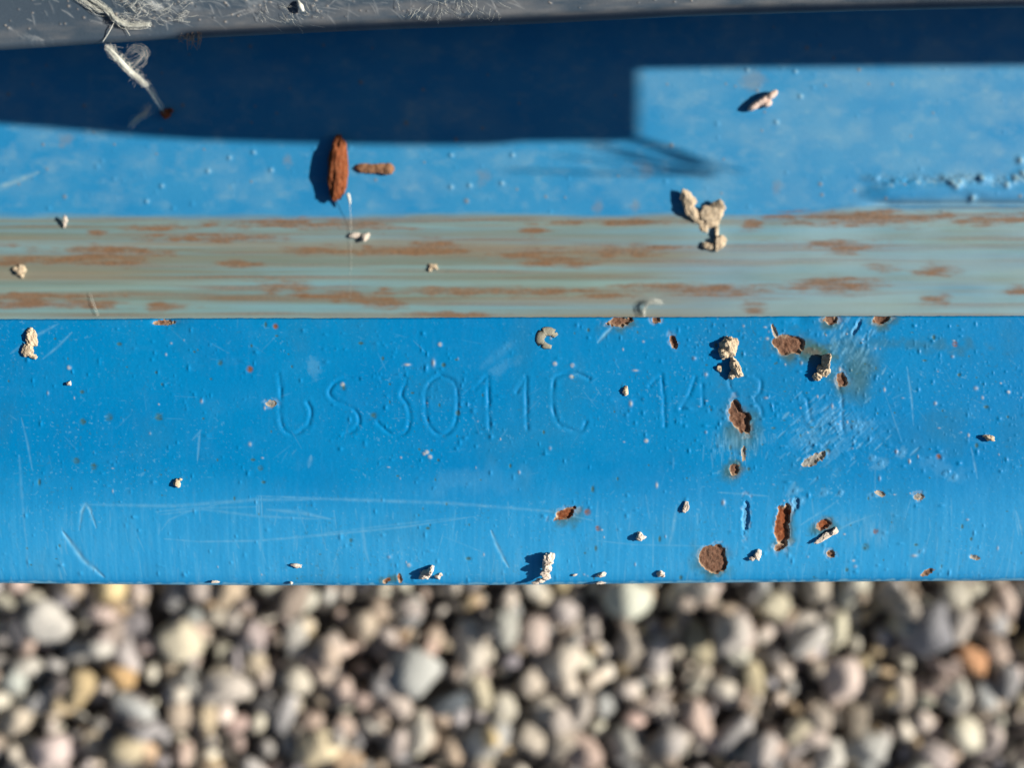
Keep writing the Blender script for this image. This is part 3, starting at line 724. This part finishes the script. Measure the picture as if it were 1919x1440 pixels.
Q.a['rust'] = np.clip(Q.a['rust'] * (1 - 0.25 * np.clip(-gr_, 0, 1)), 0, 1)
Q.a['dust'] = Q.a['dust'] * (1 - 0.85 * np.clip(Q.a['rust'] * 1.3, 0, 1) * strip)
# weld run where a plate is let in at the right
w = Q.win(1560, 2060, 300, 420)
uu, vv = Q.U[w], Q.V[w]
env = sstep(uu + 10 * vnoise(uu, vv, 30, 14, 156), 1606, 1672)
Q.h[w] += env * (0.9 * np.exp(-((vv - 356 - 6 * vnoise(uu, vv, 60, 400, 54)) / 16) ** 2) + 0.8 * np.exp(-((vv - 339 - 5 * vnoise(uu, vv, 40, 400, 155)) / 9) ** 2) * np.clip(fbm(uu, vv, 26, 15, 55, 4) + 0.28, 0, 1) * 1.25)
Q.h[w] += -0.8 * env * np.exp(-((vv - 382) / 6) ** 2)
Q.a['grime'][w] = np.maximum(Q.a['grime'][w], env * (0.45 * np.exp(-((vv - 380) / 7) ** 2) + 0.35 * np.exp(-((vv - 333) / 8) ** 2) * np.clip(0.5 + fbm(uu, vv, 18, 14, 56, 2), 0, 1)))
Q.a['scuff_glint'][w] = np.maximum(Q.a['scuff_glint'][w] * (1 - 0.6 * env * np.exp(-((vv - 356) / 12) ** 2)), env * 0.9 * np.exp(-((vv - 344) / 9) ** 2) * np.clip(fbm(uu, vv, 10, 10, 57, 2), 0, 1))
for (x, y) in [(1790,349),(1782,343),(1797,341),(1885,346),(1903,333),(1838,333),(1821,372),(1912,300),(1916,325)]:
    w = Q.win(x - 30, x + 30, y - 30, y + 30); d = np.hypot(Q.U[w] - x, Q.V[w] - y)
    Q.h[w] += 0.5 * np.exp(-(d / 7) ** 2); Q.a['scuff_glint'][w] = np.maximum(Q.a['scuff_glint'][w], 0.85 * np.exp(-(d / 7) ** 2))
for k_ in Q.a: Q.a[k_] = np.clip(Q.a[k_], 0, 1)
kz = K(PZ)
XQ = (U - 959.5) * kz; YQ = (719.5 - V) * kz; ZQ = FACE_Z + (PZ + Q.h) * MM
ids = np.where(V > edge, 1, 0)
ids = np.where((U > 1622) & (V > 322) & (V < 388), 2, ids)
# thickness: fold the rim back
def rim(X, Y, Z, A, ids, depth):
    Z2 = np.pad(Z, 1, mode='edge'); X2 = np.pad(X, 1, mode='edge'); Y2 = np.pad(Y, 1, mode='edge')
    for s in (np.s_[0, :], np.s_[-1, :], np.s_[:, 0], np.s_[:, -1]): Z2[s] = Z.min() - depth
    return X2, Y2, Z2, {k: np.pad(a, 1, mode='edge') for k, a in A.items()}, np.pad(ids, 1, mode='edge')
XQ, YQ, ZQ, AQ, IQ = ends(XQ, YQ, ZQ, Q.a, ids, 0.6)
XQ, YQ, ZQ, AQ, IQ = rim(XQ, YQ, ZQ, AQ, IQ, 0.006)
fq = IQ[:-1, :-1]
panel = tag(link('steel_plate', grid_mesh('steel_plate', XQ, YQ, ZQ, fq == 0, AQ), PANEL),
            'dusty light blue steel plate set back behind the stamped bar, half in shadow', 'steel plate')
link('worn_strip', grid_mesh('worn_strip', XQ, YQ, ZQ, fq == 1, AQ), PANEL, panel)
link('weld_bead', grid_mesh('weld_bead', XQ, YQ, ZQ, fq == 2, AQ), PANEL, panel)

# ------------------------------------------------------------------ grey beam across the top
GZ = -10.0
G = Sheet(-300, 3100, -130, 92, 2.0)
U, V = G.U, G.V
def grey_edge(u): return np.interp(u, [-300, 0, 300, 640, 1000, 1280, 1600, 1919, 2200, 3100], [103, 90, 70, 54, 40, 26, 16, 9, 4, -14])
G.h += 0.10 * fbm(U, V, 130, 60, 81, 3) + 0.03 * fbm(U, V, 40, 8, 82, 2)
rr = random.Random(91)
for k in range(230):
    x = rr.uniform(-100, 2000) if rr.random() < 0.5 else rr.gauss(300, 230); y = rr.uniform(-30, 80); ra = rr.uniform(1.2, 2.4)
    w = G.win(x - 9, x + 9, y - 9, y + 9); d = np.hypot(G.U[w] - x, G.V[w] - y)
    G.h[w] += 0.2 * np.exp(-(d / ra) ** 2); G.a['dust'][w] = np.maximum(G.a['dust'][w], rr.uniform(0.2, 0.9) * np.exp(-(d / ra) ** 2))
for k in range(230):
    x = rr.gauss(300, 120) if rr.random() < 0.5 else rr.uniform(450, 1000); y = rr.uniform(-20, 66); l = rr.uniform(10, 60); a = rr.gauss(0.7, 0.5)
    G.scratch([(x, y), (x + l * math.cos(a) * 0.5, y + l * math.sin(a) * 0.3), (x + l * math.cos(a), y + l * math.sin(a) * 0.8)], rr.uniform(0.9, 1.8), rr.uniform(0.12, 0.5), -0.05, True, k)
for (x, y, rx, ry, v_) in [(270,22,60,24,.6),(330,30,60,20,.3),(470,25,80,22,.25),(600,20,90,25,.2),(800,18,60,22,.3),(880,15,50,22,.28),(60,85,80,8,.25)]:
    G.stain('scuff_glint', x, y, rx, ry, v_, 20, int(x), 0.9, 1.0, (26, 6, 35, int(x) + 3))
G.a['dust'] = np.maximum(G.a['dust'], 0.18 * sstep(V - grey_edge(U), -34, -10) * np.clip(0.4 + fbm(U, V, 60, 20, 83, 3), 0, 1))
ed = grey_edge(U)
tt = (V - G.v[0]) / (G.v[-1] - G.v[0])
VV = (-130) * (1 - tt) + (ed - 11) * tt
ZG = GZ + G.h
kz = K(GZ)
XG = (U - 959.5) * kz; YG = (719.5 - VV) * kz; ZG = FACE_Z + ZG * MM
bot = [(-0.0003, -0.00008), (-0.0006, -0.0003), (-0.00085, -0.0007), (-0.001, -0.0012), (-0.00105, -0.0016), (-0.0010, -0.0020), (-0.0002, -0.0027), (0.0012, -0.0034), (0.03, -0.005), (0.07, -0.005)]
XG2 = np.concatenate([XG] + [XG[-1:]] * len(bot)); YG2 = np.concatenate([YG] + [YG[-1:] + a for a, _ in bot]); ZG2 = np.concatenate([ZG] + [ZG[-1:] + b for _, b in bot])
AG = {k: np.concatenate([a] + [a[-1:] * 0.3] * len(bot)) for k, a in G.a.items()}
beam = tag(link('grey_beam', grid_mesh('grey_beam', XG2, YG2, ZG2, None, AG), GREY),
           'scratched dark grey painted beam crossing the top of the picture', 'beam')

# unseen plate added above the beam, outlined to throw the stepped shade on the panel
AH = 130.0                      # millimetres above the panel
sh = Vector((SUN_DIR.x, SUN_DIR.y, 0)) * (AH * MM / SUN_DIR.z)
def up(px, py, dz=0.0):
    p = P(px, py, PZ); return Vector((p.x + sh.x, p.y + sh.y, p.z + (AH + dz) * MM))
lower = [(-24,225),(0,227),(100,236),(200,246),(300,255),(400,261),(520,265),(650,268),(800,270),(930,270),(962,264),(1060,263),(1174,263),(1174,127),(1500,124),(1919,121),(2300,119)]
# its far side lies just inside the line where the beam's own shade ends
upper = []
hc = (GZ - PZ) * MM / SUN_DIR.z
for x in (2300, 1919, 1500, 1174, 900, 600, 300, 0, -24):
    X_ = P(x, 0, PZ).x + hc * SUN_DIR.x                      # beam edge that shades this column
    u_ = X_ / K(GZ) + 959.5
    Y_ = (719.5 - float(grey_edge(u_)) + 11) * K(GZ) - 0.0007 - hc * SUN_DIR.y + 0.0008
    upper.append((x, 719.5 - Y_ / K(PZ)))
upper = [(x, min(y, np.interp(x, [p[0] for p in lower], [p[1] for p in lower]) - 9)) for x, y in upper]
bm = bmesh.new()
ring_b = [bm.verts.new(up(x, y, -1.5)) for x, y in lower + upper]; ring_t = [bm.verts.new(up(x, y, 1.5)) for x, y in lower + upper]
nn = len(ring_b)
for i in range(nn):
    bm.faces.new((ring_b[i], ring_b[(i + 1) % nn], ring_t[(i + 1) % nn], ring_t[i]))
bm.faces.new(ring_t); bm.faces.new(ring_b[::-1])
bmesh.ops.recalc_face_normals(bm, faces=bm.faces)
me = bpy.data.meshes.new('shadow_plate'); bm.to_mesh(me); bm.free()
link('shadow_plate', me, GREY, beam, smooth=False)
def box(name, p0, p1, mat, parent, bev=0.001):
    b = bmesh.new(); bmesh.ops.create_cube(b, size=1.0)
    for w in b.verts:
        w.co = Vector([p0[i] + (p1[i] - p0[i]) * (w.co[i] + 0.5) for i in range(3)])
    bmesh.ops.bevel(b, geom=b.edges[:], offset=bev, segments=2, affect='EDGES')
    m_ = bpy.data.meshes.new(name); b.to_mesh(m_); b.free()
    return link(name, m_, mat, parent, smooth=False)
e = up(2300, 110)
box('post', (e.x - 0.02, e.y - 0.003, FACE_Z + GZ * MM - 0.004), (e.x - 0.002, e.y + 0.02, e.z - 0.0016), GREY, beam)
box('sky_block_wall', (-0.6, 0.104, FACE_Z - 0.02), (0.14, 0.110, FACE_Z + 0.65), GREY, beam)  # unseen wall added to block sky light and deepen the shade
box('sky_block_floor', (-0.7, 0.112, FACE_Z - 0.052), (0.7, 0.75, FACE_Z - 0.046), GREY, beam)  # unseen sheet added to keep sky light off the gravel

# ------------------------------------------------------------------ small loose things
def tube(bm_, pts, rad, sides=6):
    rings = []
    n = len(pts)
    for i, p in enumerate(pts):
        d = (pts[min(i + 1, n - 1)] - pts[max(i - 1, 0)]).normalized()
        a = d.orthogonal().normalized(); b_ = d.cross(a)
        r_ = rad[i] if isinstance(rad, (list, tuple)) else rad
        rings.append([bm_.verts.new(p + (a * math.cos(t * 2 * math.pi / sides) + b_ * math.sin(t * 2 * math.pi / sides)) * r_) for t in range(sides)])
    for r0, r1 in zip(rings, rings[1:]):
        for t in range(sides):
            bm_.faces.new((r0[t], r0[(t + 1) % sides], r1[(t + 1) % sides], r1[t]))
    bm_.faces.new(rings[0][::-1]); bm_.faces.new(rings[-1])

def lumps(name, parts, mat, z0, label, cat, group=None, seed=0, rough=0.35, cut=True):
    """crumbly clump: parts = (px, py, width, height, lift mm, tilt) in picture pixels on the plane z0"""
    b = bmesh.new()
    k = K(z0)
    c0 = P(parts[0][0], parts[0][1], z0)
    for i, (px, py, w, h, lift, tl) in enumerate(parts):
        s = bmesh.ops.create_icosphere(b, subdivisions=5 if w * h > 420 else 4, radius=1.0)['verts']
        c = P(px, py, z0) - c0
        o = Vector((seed * 3.7 + i * 1.9, seed * 1.3, i * 2.3))
        R = Matrix.Rotation(math.radians(tl), 3, 'Z')
        pr = random.Random(seed * 31 + i)
        cuts = [(Vector((pr.gauss(0, 1), pr.gauss(0, 1), pr.gauss(0.3, 0.8))).normalized(), pr.uniform(0.5, 0.85)) for _ in range(9 if cut else 0)]
        for v_ in s:
            p = v_.co.normalized(); r_ = 1.18 if cut else 1.0
            for dn, hn in cuts:
                t = p.dot(dn)
                if t * r_ > hn: r_ -= (t * r_ - hn) / t * 0.85
            r_ *= 1 + rough * 0.9 * mnoise.noise(p * 1.7 + o) + rough * 0.6 * mnoise.noise(p * 4.1 + o) - rough * 0.5 * max(0, 0.3 - abs(mnoise.noise(p * 3.2 + o)) * 3) + rough * 0.16 * mnoise.noise(p * 11 + o)
            q = Vector((p.x * w * 0.5 * k, p.y * h * 0.5 * k, p.z * lift * 0.47 * MM)) * r_
            q = R @ q
            q.z += lift * 0.36 * MM
            if q.z < -0.0003: q.z = -0.0003
            v_.co = q + c
    me_ = bpy.data.meshes.new(name); b.to_mesh(me_); b.free()
    o = link(name, me_, mat)
    o.location = c0
    return tag(o, label, cat, group)

def face_z(px, py):
    t = np.clip((py - 900) / 190, 0, 1)
    return float(-3.2 * t ** 2.2)

g = 'mud crumbs stuck to the blue bar'
MUDS = [
 ([(1366,646,40,44,2.2,20),(1357,662,28,24,1.8,0)], MUD, 'large tan mud clump near the top edge, left of the oval rust patch'),
 ([(1380,690,20,36,2.4,20),(1371,703,16,16,1.2,0)], MUD, 'tan mud crumb directly below the largest clump near the top edge'),
 ([(1547,676,18,34,2.5,-24),(1540,694,24,20,2.2,25),(1530,704,20,16,1.5,0)], MUD, 'curved tan mud clump below and right of the oval rust patch'),
 ([(1546,1005,44,12,0.9,28),(1562,996,24,10,1.2,40)], MUD_P, 'long pale mud sliver beside the orange chip low on the bar'),
 ([(1418,1040,18,18,1.2,0),(1410,1046,12,10,0.8,0)], MUD_P, 'small pale crumb right of the round brown rust patch'),
 ([(1027,1049,24,24,3.0,0),(1025,1060,20,18,2.4,10),(1022,1072,22,16,1.3,0),(1024,1081,18,14,1.1,20),(1013,1088,24,10,0.9,18),(1003,1092,14,7,0.6,0)], MUD_P, 'tall pale mud stack at the lower edge, nearest the middle of the bar'),
 ([(808,1068,14,20,2.2,-20),(800,1077,26,18,1.6,25)], MUD_P, 'pointed pale mud clump at the lower edge, left of the tall stack'),
 ([(820,1081,14,10,1.0,0),(826,1077,7,8,0.8,0)], MUD_P, 'tiny pale crumb touching the right side of the pointed clump'),
 ([(59,635,20,34,0.9,10),(54,655,22,26,1.1,-10),(64,668,14,12,0.7,0)], MUD, 'tan double mud splash near the left end of the bar'),
 ([(1286,952,12,22,0.9,-15)], MUD_P, 'pale mud fleck above left of the light blue gouge'),
 ([(1199,1007,16,18,1.2,-20)], MUD_P, 'round pale crumb with dark centre left of the round rust patch'),
 ([(1238,1074,14,14,1.2,-30),(1242,1079,8,8,0.8,0)], MUD_P, 'pale crumb by the lower edge, left of the round rust patch'),
 ([(1126,1077,18,9,1.2,25)], MUD_P, 'flat pale crumb by the lower edge, right of the tall mud stack'),
 ([(1122,1093,22,6,1.0,0)], MUD_P, 'pale crumb on the very edge, right of the tall mud stack'),
 ([(333,905,14,14,1.1,0),(338,899,7,8,0.8,0)], MUD, 'tan crumb above the long crossing scratches at left'),
 ([(131,719,12,9,1.0,0)], MUD_P, 'little white crumb left of the stamped number, right of the tan splash'),
 ([(558,1060,22,8,0.9,0)], MUD_P, 'flat white crumb low on the bar beneath the crossing scratches'),
 ([(405,1090,18,7,1.0,0)], MUD_P, 'white crumb on the lower edge, left part of the bar'),
 ([(1852,819,22,12,1.2,-15)], MUD, 'tan crumb near the right end of the bar'),
 ([(1172,730,12,17,0.8,0)], MUD, 'tan speck just above the stamped dash'),
 ([(1348,690,9,18,0.6,-20)], MUD, 'small brown fleck left of the tan crumb below the largest clump'),
 ([(1077,1077,10,5,0.6,0)], MUD_P, 'tiniest white crumb right beside the tall mud stack'),
 ([(546,1092,7,7,0.9,0)], MUD_P, 'white grain on the lower edge under the flat white crumb'),
]
for k, (parts, mat, lab) in enumerate(MUDS):
    lumps('mud_crumb', parts, mat, face_z(parts[0][0], parts[0][1]), lab, 'mud crumb', g, k + 3)
# hook shaped dried residue
C0 = P(1026, 635, 0)
b = bmesh.new()
tube(b, smooth_path([P(1042,630,.03) - C0, P(1034,622,.05) - C0, P(1020,622,.06) - C0, P(1012,634,.06) - C0, P(1018,646,.06) - C0, P(1033,650,.04) - C0], 4),
     [0.0003 + 0.0006 * math.sin(math.pi * min(1, (i + 3) / 24)) for i in range(21)], 8)
for v_ in b.verts: v_.co.z = v_.co.z * 0.28 + 0.00005; v_.co += 0.00012 * Vector((mnoise.noise(v_.co * 1500), mnoise.noise(v_.co * 1500 + Vector((9, 0, 0))), 0))
me = bpy.data.meshes.new('dried_residue'); b.to_mesh(me); b.free()
o = link('dried_residue', me, rust_mat('grey_residue', (0.22, 0.22, 0.18), (0.30, 0.29, 0.23), (0.36, 0.34, 0.27), 900, 0.0001)); o.location = C0
tag(o, 'thin grey hook shaped dried residue above the stamped letter C', 'residue')

# things on the panel and the worn strip
SZ = PZ + 1.5
def place_lump(name, parts, mat, z, lab, cat, seed, rough=0.3, group=None, cut=True):
    return lumps(name, parts, mat, z, lab, cat, group, seed, rough, cut)
fl = place_lump('rust_flake', [(635,317,38,116,3.7,-2),(640,330,20,70,3.4,4)], RUST_O, PZ, 'large orange rust flake standing on edge at the rim of the shade', 'rust flake', 31, 0.22, None, False)
place_lump('rust_sliver', [(684,315,34,17,1.0,0),(700,316,38,18,1.2,2),(716,316,36,19,1.4,0),(728,317,22,21,1.7,0)], rust_mat('brown_rust', (0.20, 0.10, 0.055), (0.30, 0.16, 0.09), (0.40, 0.24, 0.14), 600), PZ, 'thin brown rust sliver just right of the standing orange flake', 'rust flake', 32, 0.2, None, False)
place_lump('paint_chip', [(1414,198,32,13,2.2,32),(1428,189,34,14,2.6,33),(1443,180,30,13,3.0,33),(1436,195,20,13,2.2,20)], rust_mat('pink_chip', (0.58, 0.43, 0.36), (0.66, 0.52, 0.45), (0.72, 0.62, 0.55), 500), PZ, 'pinkish pale chip lying aslant on the sunlit part of the blue plate', 'paint chip', 33, 0.15, None, False)
place_lump('mud_clump', [(1289,378,24,40,1.5,18),(1294,396,24,34,1.3,25),(1304,406,24,26,1.1,0),(1312,412,26,26,1.0,0),(1314,426,22,34,1.1,5),(1338,402,44,38,1.9,0),(1330,414,28,30,1.4,20),(1346,390,26,26,1.6,0),(1322,404,24,20,1.0,0)], MUD, SZ - 0.8, 'forked tan mud clump on the top edge of the worn strip', 'mud clump', 34, 0.25)
place_lump('mud_clump', [(1346,452,22,30,1.8,-20),(1334,462,24,14,1.4,0),(1322,459,14,12,1.2,0),(1343,434,8,30,1.0,0)], MUD, SZ, 'small tan mud clump hanging below the forked clump on the worn strip', 'mud clump', 35, 0.25)
place_lump('dirt_crumb', [(38,508,20,20,1.3,0),(30,506,12,12,0.8,0),(40,516,10,10,0.8,0)], MUD, SZ, 'tan crumb at the left end of the worn strip', 'dirt crumb', 36, 0.3)
place_lump('dirt_crumb', [(682,446,18,16,1.5,0),(666,441,26,12,0.9,-10),(690,441,8,8,1.0,0)], MUD_P, SZ, 'pale crumb on the worn strip below the rust flake', 'dirt crumb', 37, 0.3)
place_lump('dirt_crumb', [(812,500,22,9,0.9,-8),(805,505,8,12,0.7,0)], MUD, SZ, 'flat tan crumb in the middle of the worn strip', 'dirt crumb', 38, 0.3)
place_lump('rust_crumb', [(312,214,24,20,1.8,0),(322,208,10,10,2.2,0)], RUST_O, PZ, 'small dark rust crumb in the shade under the white silk tuft', 'rust flake', 39, 0.3)
place_lump('dirt_crumb', [(123,411,9,14,0.7,0),(121,421,5,12,0.5,0)], MUD_P, SZ, 'thin pale fleck at the upper edge of the worn strip, far left', 'dirt crumb', 40, 0.3)

def fibres(name, paths, mat, label, cat, seed=0, jitter=0.0, origin=None):
    """paths: list of ([(px, py, z mm), ...], radius mm start, mid, end)"""
    b = bmesh.new()
    C = P(*paths[0][0][0])
    r_ = random.Random(seed)
    for pts, r0, r1, r2 in paths:
        w = smooth_path([P(*p) - C + Vector((r_.gauss(0, jitter), r_.gauss(0, jitter), r_.gauss(0, jitter))) for p in pts], 5)
        n = len(w)
        rad = [(r0 + (r1 - r0) * (i / (n - 1)) * 2 if i < n / 2 else r1 + (r2 - r1) * (i / (n - 1) * 2 - 1)) * MM for i in range(n)]
        tube(b, w, rad, 6)
    me_ = bpy.data.meshes.new(name); b.to_mesh(me_); b.free()
    o = link(name, me_, mat); o.location = C
    return tag(o, label, cat)

r = random.Random(3)
def bundle(pts, n, spread, rad, seed):
    q = random.Random(seed); out = []
    for i in range(n):
        ox, oy = q.gauss(0, spread), q.gauss(0, spread)
        a = q.uniform(0, 0.3); e_ = q.uniform(0.7, 1.0)
        sel = [(x + ox + q.gauss(0, spread * 0.5), y + oy + q.gauss(0, spread * 0.5), z + q.gauss(0, 0.3)) for x, y, z in pts]
        out.append((sel, rad * 0.4, rad * q.uniform(0.6, 1.2), rad * 0.3))
    return out
# thick silk tuft hanging between beam and panel
tuft = [([(197,84,-11),(206,92,-11),(222,110,-12),(240,130,-13),(258,146,-14),(272,157,-15)], 0.1, 0.55, 0.25)]
tuft += bundle([(200,86,-11),(213,102,-11.5),(238,128,-13),(260,147,-14),(274,158,-15)], 150, 2.2, 0.03, 5)
for i in range(170):
    t = rng.uniform(0.05, 1.0); x = 200 + 74 * t + rng.normal(0, 2.6); y = 86 + 72 * t + rng.normal(0, 2.6); z = -11 - 4 * t
    tuft.append(([(x, y, z), (x + rng.normal(0, 5), y + rng.normal(0, 5), z + rng.normal(0, .5)), (x + rng.normal(0, 7), y + rng.normal(0, 7), z)], 0.012, 0.02, 0.008))
tuft += bundle([(258,146,-14),(280,165,-20),(292,186,-26),(306,204,-36)], 26, 4.0, 0.03, 6)
fibres('silk_tuft', tuft, SILK, 'thick white silk tuft hanging from the grey beam over the shaded plate', 'silk')
fibres('silk_loop', bundle([(228,108,-13),(240,122,-13),(256,118,-13),(268,108,-13),(272,98,-13),(262,90,-13),(248,90,-13),(238,100,-13)], 22, 4.2, 0.014, 8), SILK,
       'thin curled white silk loop just right of the thick tuft', 'silk')
fibres('silk_wisp', bundle([(246,234,-38),(252,226,-37),(262,218,-36),(272,212,-36),(278,202,-36),(276,196,-36)], 30, 3.6, 0.035, 9), SILK,
       'faint grey silk wisp on the blue plate at the lower rim of the shade', 'silk')
GT = GZ + 0.35
web = bundle([(170,-6,GT),(188,8,GT),(203,20,GT+.1),(214,34,GT+.2),(230,43,GT+.2),(252,47,GT+.1),(280,45,GT+.1)], 90, 2.4, 0.04, 14)
web += bundle([(140,-10,GT),(165,8,GT),(185,18,GT),(205,22,GT)], 14, 3.0, 0.06, 11)
q = random.Random(12)
for i in range(120):
    x, y = q.uniform(215, 345), q.uniform(-10, 42); a = q.uniform(-0.9, 0.9); l = q.uniform(5, 30)
    web.append(([(x, y, GT + .1), (x + l * .5 * math.cos(a) + q.gauss(0, 3), y + l * .5 * math.sin(a) + q.gauss(0, 3), GT + .35), (x + l * math.cos(a), y + l * math.sin(a), GT + .1)], 0.012, 0.03, 0.012))
web += [([(216,36,GT+.2),(205,58,GT+.2),(192,78,GT-.6)], 0.05, 0.08, 0.08), ([(232,47,GT+.1),(244,66,GT+.1)], 0.03, 0.06, 0.03)]
fibres('cobweb', web, SILK, 'matted white cobweb with a bright curved strand on the upper left of the grey beam', 'cobweb')
web2 = [([(558,0,GT),(563,10,GT+.6),(568,20,GT+.6)], 0.2, 0.6, 0.3)]
for i in range(30):
    x, y = q.uniform(470, 590), q.uniform(0, 46); a = q.uniform(0.2, 1.3); l = q.uniform(10, 30)
    web2.append(([(x, y, GT + .1), (x + l * .5 * math.cos(a) + q.gauss(0, 2), y + l * .5 * math.sin(a), GT + .3), (x + l * math.cos(a), y + l * math.sin(a) * .8, GT + .1)], 0.012, 0.026, 0.012))
fibres('cobweb', web2, SILK, 'small cobweb with one white lump on the grey beam, second from the left', 'cobweb')
web3 = []
for i in range(46):
    x, y = q.uniform(745, 940), q.uniform(-10, 30); a = q.uniform(0.4, 2.4); l = q.uniform(10, 34)
    web3.append(([(x, y, GT + .1), (x + l * .5 * math.cos(a) + q.gauss(0, 2), y + l * .5 * math.sin(a), GT + .3), (x + l * math.cos(a), min(y + l * math.sin(a) * .8, grey_edge(x) - 12), GT + .1)], 0.012, 0.03, 0.012))
fibres('cobweb', web3, SILK, 'thin grey cobweb threads on the middle of the grey beam', 'cobweb')
rag = []
for i in range(26):
    x = q.uniform(338, 378); rag.append(([(x, 62 + q.uniform(-4, 4), GT - .4), (x + q.gauss(0, 3), 72, GT - 2), (x + q.gauss(0, 5), 72 + abs(q.gauss(0, 10)), GT - 4)], 0.05, 0.07, 0.03))
fibres('fibre_tuft', rag, rust_mat('brown_fibre', (0.25, 0.17, 0.13), (0.35, 0.26, 0.2), (0.45, 0.36, 0.3), 500), 'ragged brown fibres on the rim of the grey beam', 'fibres')
fibres('hair_curl', bundle([(1206,594,SZ),(1207,580,SZ+.5),(1214,568,SZ+1),(1226,564,SZ+1.2),(1240,568,SZ+.8)], 14, 1.8, 0.045, 21), SILK, 'curled white hair at the lower rim of the worn strip', 'hair')
fibres('silk_thread', [([(653,362,PZ+2),(657,400,PZ+1.2),(658,440,SZ+.4),(657,520,SZ+.1),(656,560,SZ+.1)], 0.05, 0.02, 0.012), ([(652,362,PZ+2.4),(655,374,PZ+2.2),(656,384,PZ+2)], 0.35, 0.3, 0.06)], SILK,
       'fine white silk thread running down from the rust flake', 'silk')
fibres('silk_thread', [([(168,548,SZ+.4),(176,570,SZ+.5),(184,592,SZ+.2)], 0.02, 0.05, 0.04)], SILK, 'short white thread on the left of the worn strip', 'silk')

# unseen strands added and shaped for thin shadows; their soft shade falls beside the step
b = bmesh.new()
C = up(1200, 270)
def shade_strand(pts, rad):
    w = smooth_path([up(x, y, -3) - sh * (3.0 / AH) - C for x, y in pts], 5)
    n = len(w); tube(b, w, [rad[0] + (rad[1] - rad[0]) * i / (n - 1) for i in range(n)], 6)
shade_strand([(1090,270),(1160,288),(1240,308),(1332,327)], (0.0001, 0.00062))
shade_strand([(1110,268),(1190,284),(1250,296),(1296,308)], (0.00012, 0.00022))
shade_strand([(1120,266),(1200,294),(1262,314),(1300,324)], (0.00015, 0.00030))
shade_strand([(1186,262),(1230,273),(1275,292),(1318,309)], (0.00058, 0.00040))
shade_strand([(1192,258),(1262,280),(1330,306),(1392,323)], (0.0004, 0.00015))
shade_strand([(1205,272),(1262,296),(1340,318)], (0.0001, 0.00016))
shade_strand([(945,318),(1100,323),(1300,326)], (0.00016, 0.00028))
shade_strand([(1040,290),(1160,306),(1270,324)], (0.00012, 0.00024))
me = bpy.data.meshes.new('shadow_strands'); b.to_mesh(me); b.free()
o = link('shadow_strands', me, DARK); o.location = C
tag(o, 'unseen dark strands added above the blue plate to cast thin shadows', 'shade_strand')
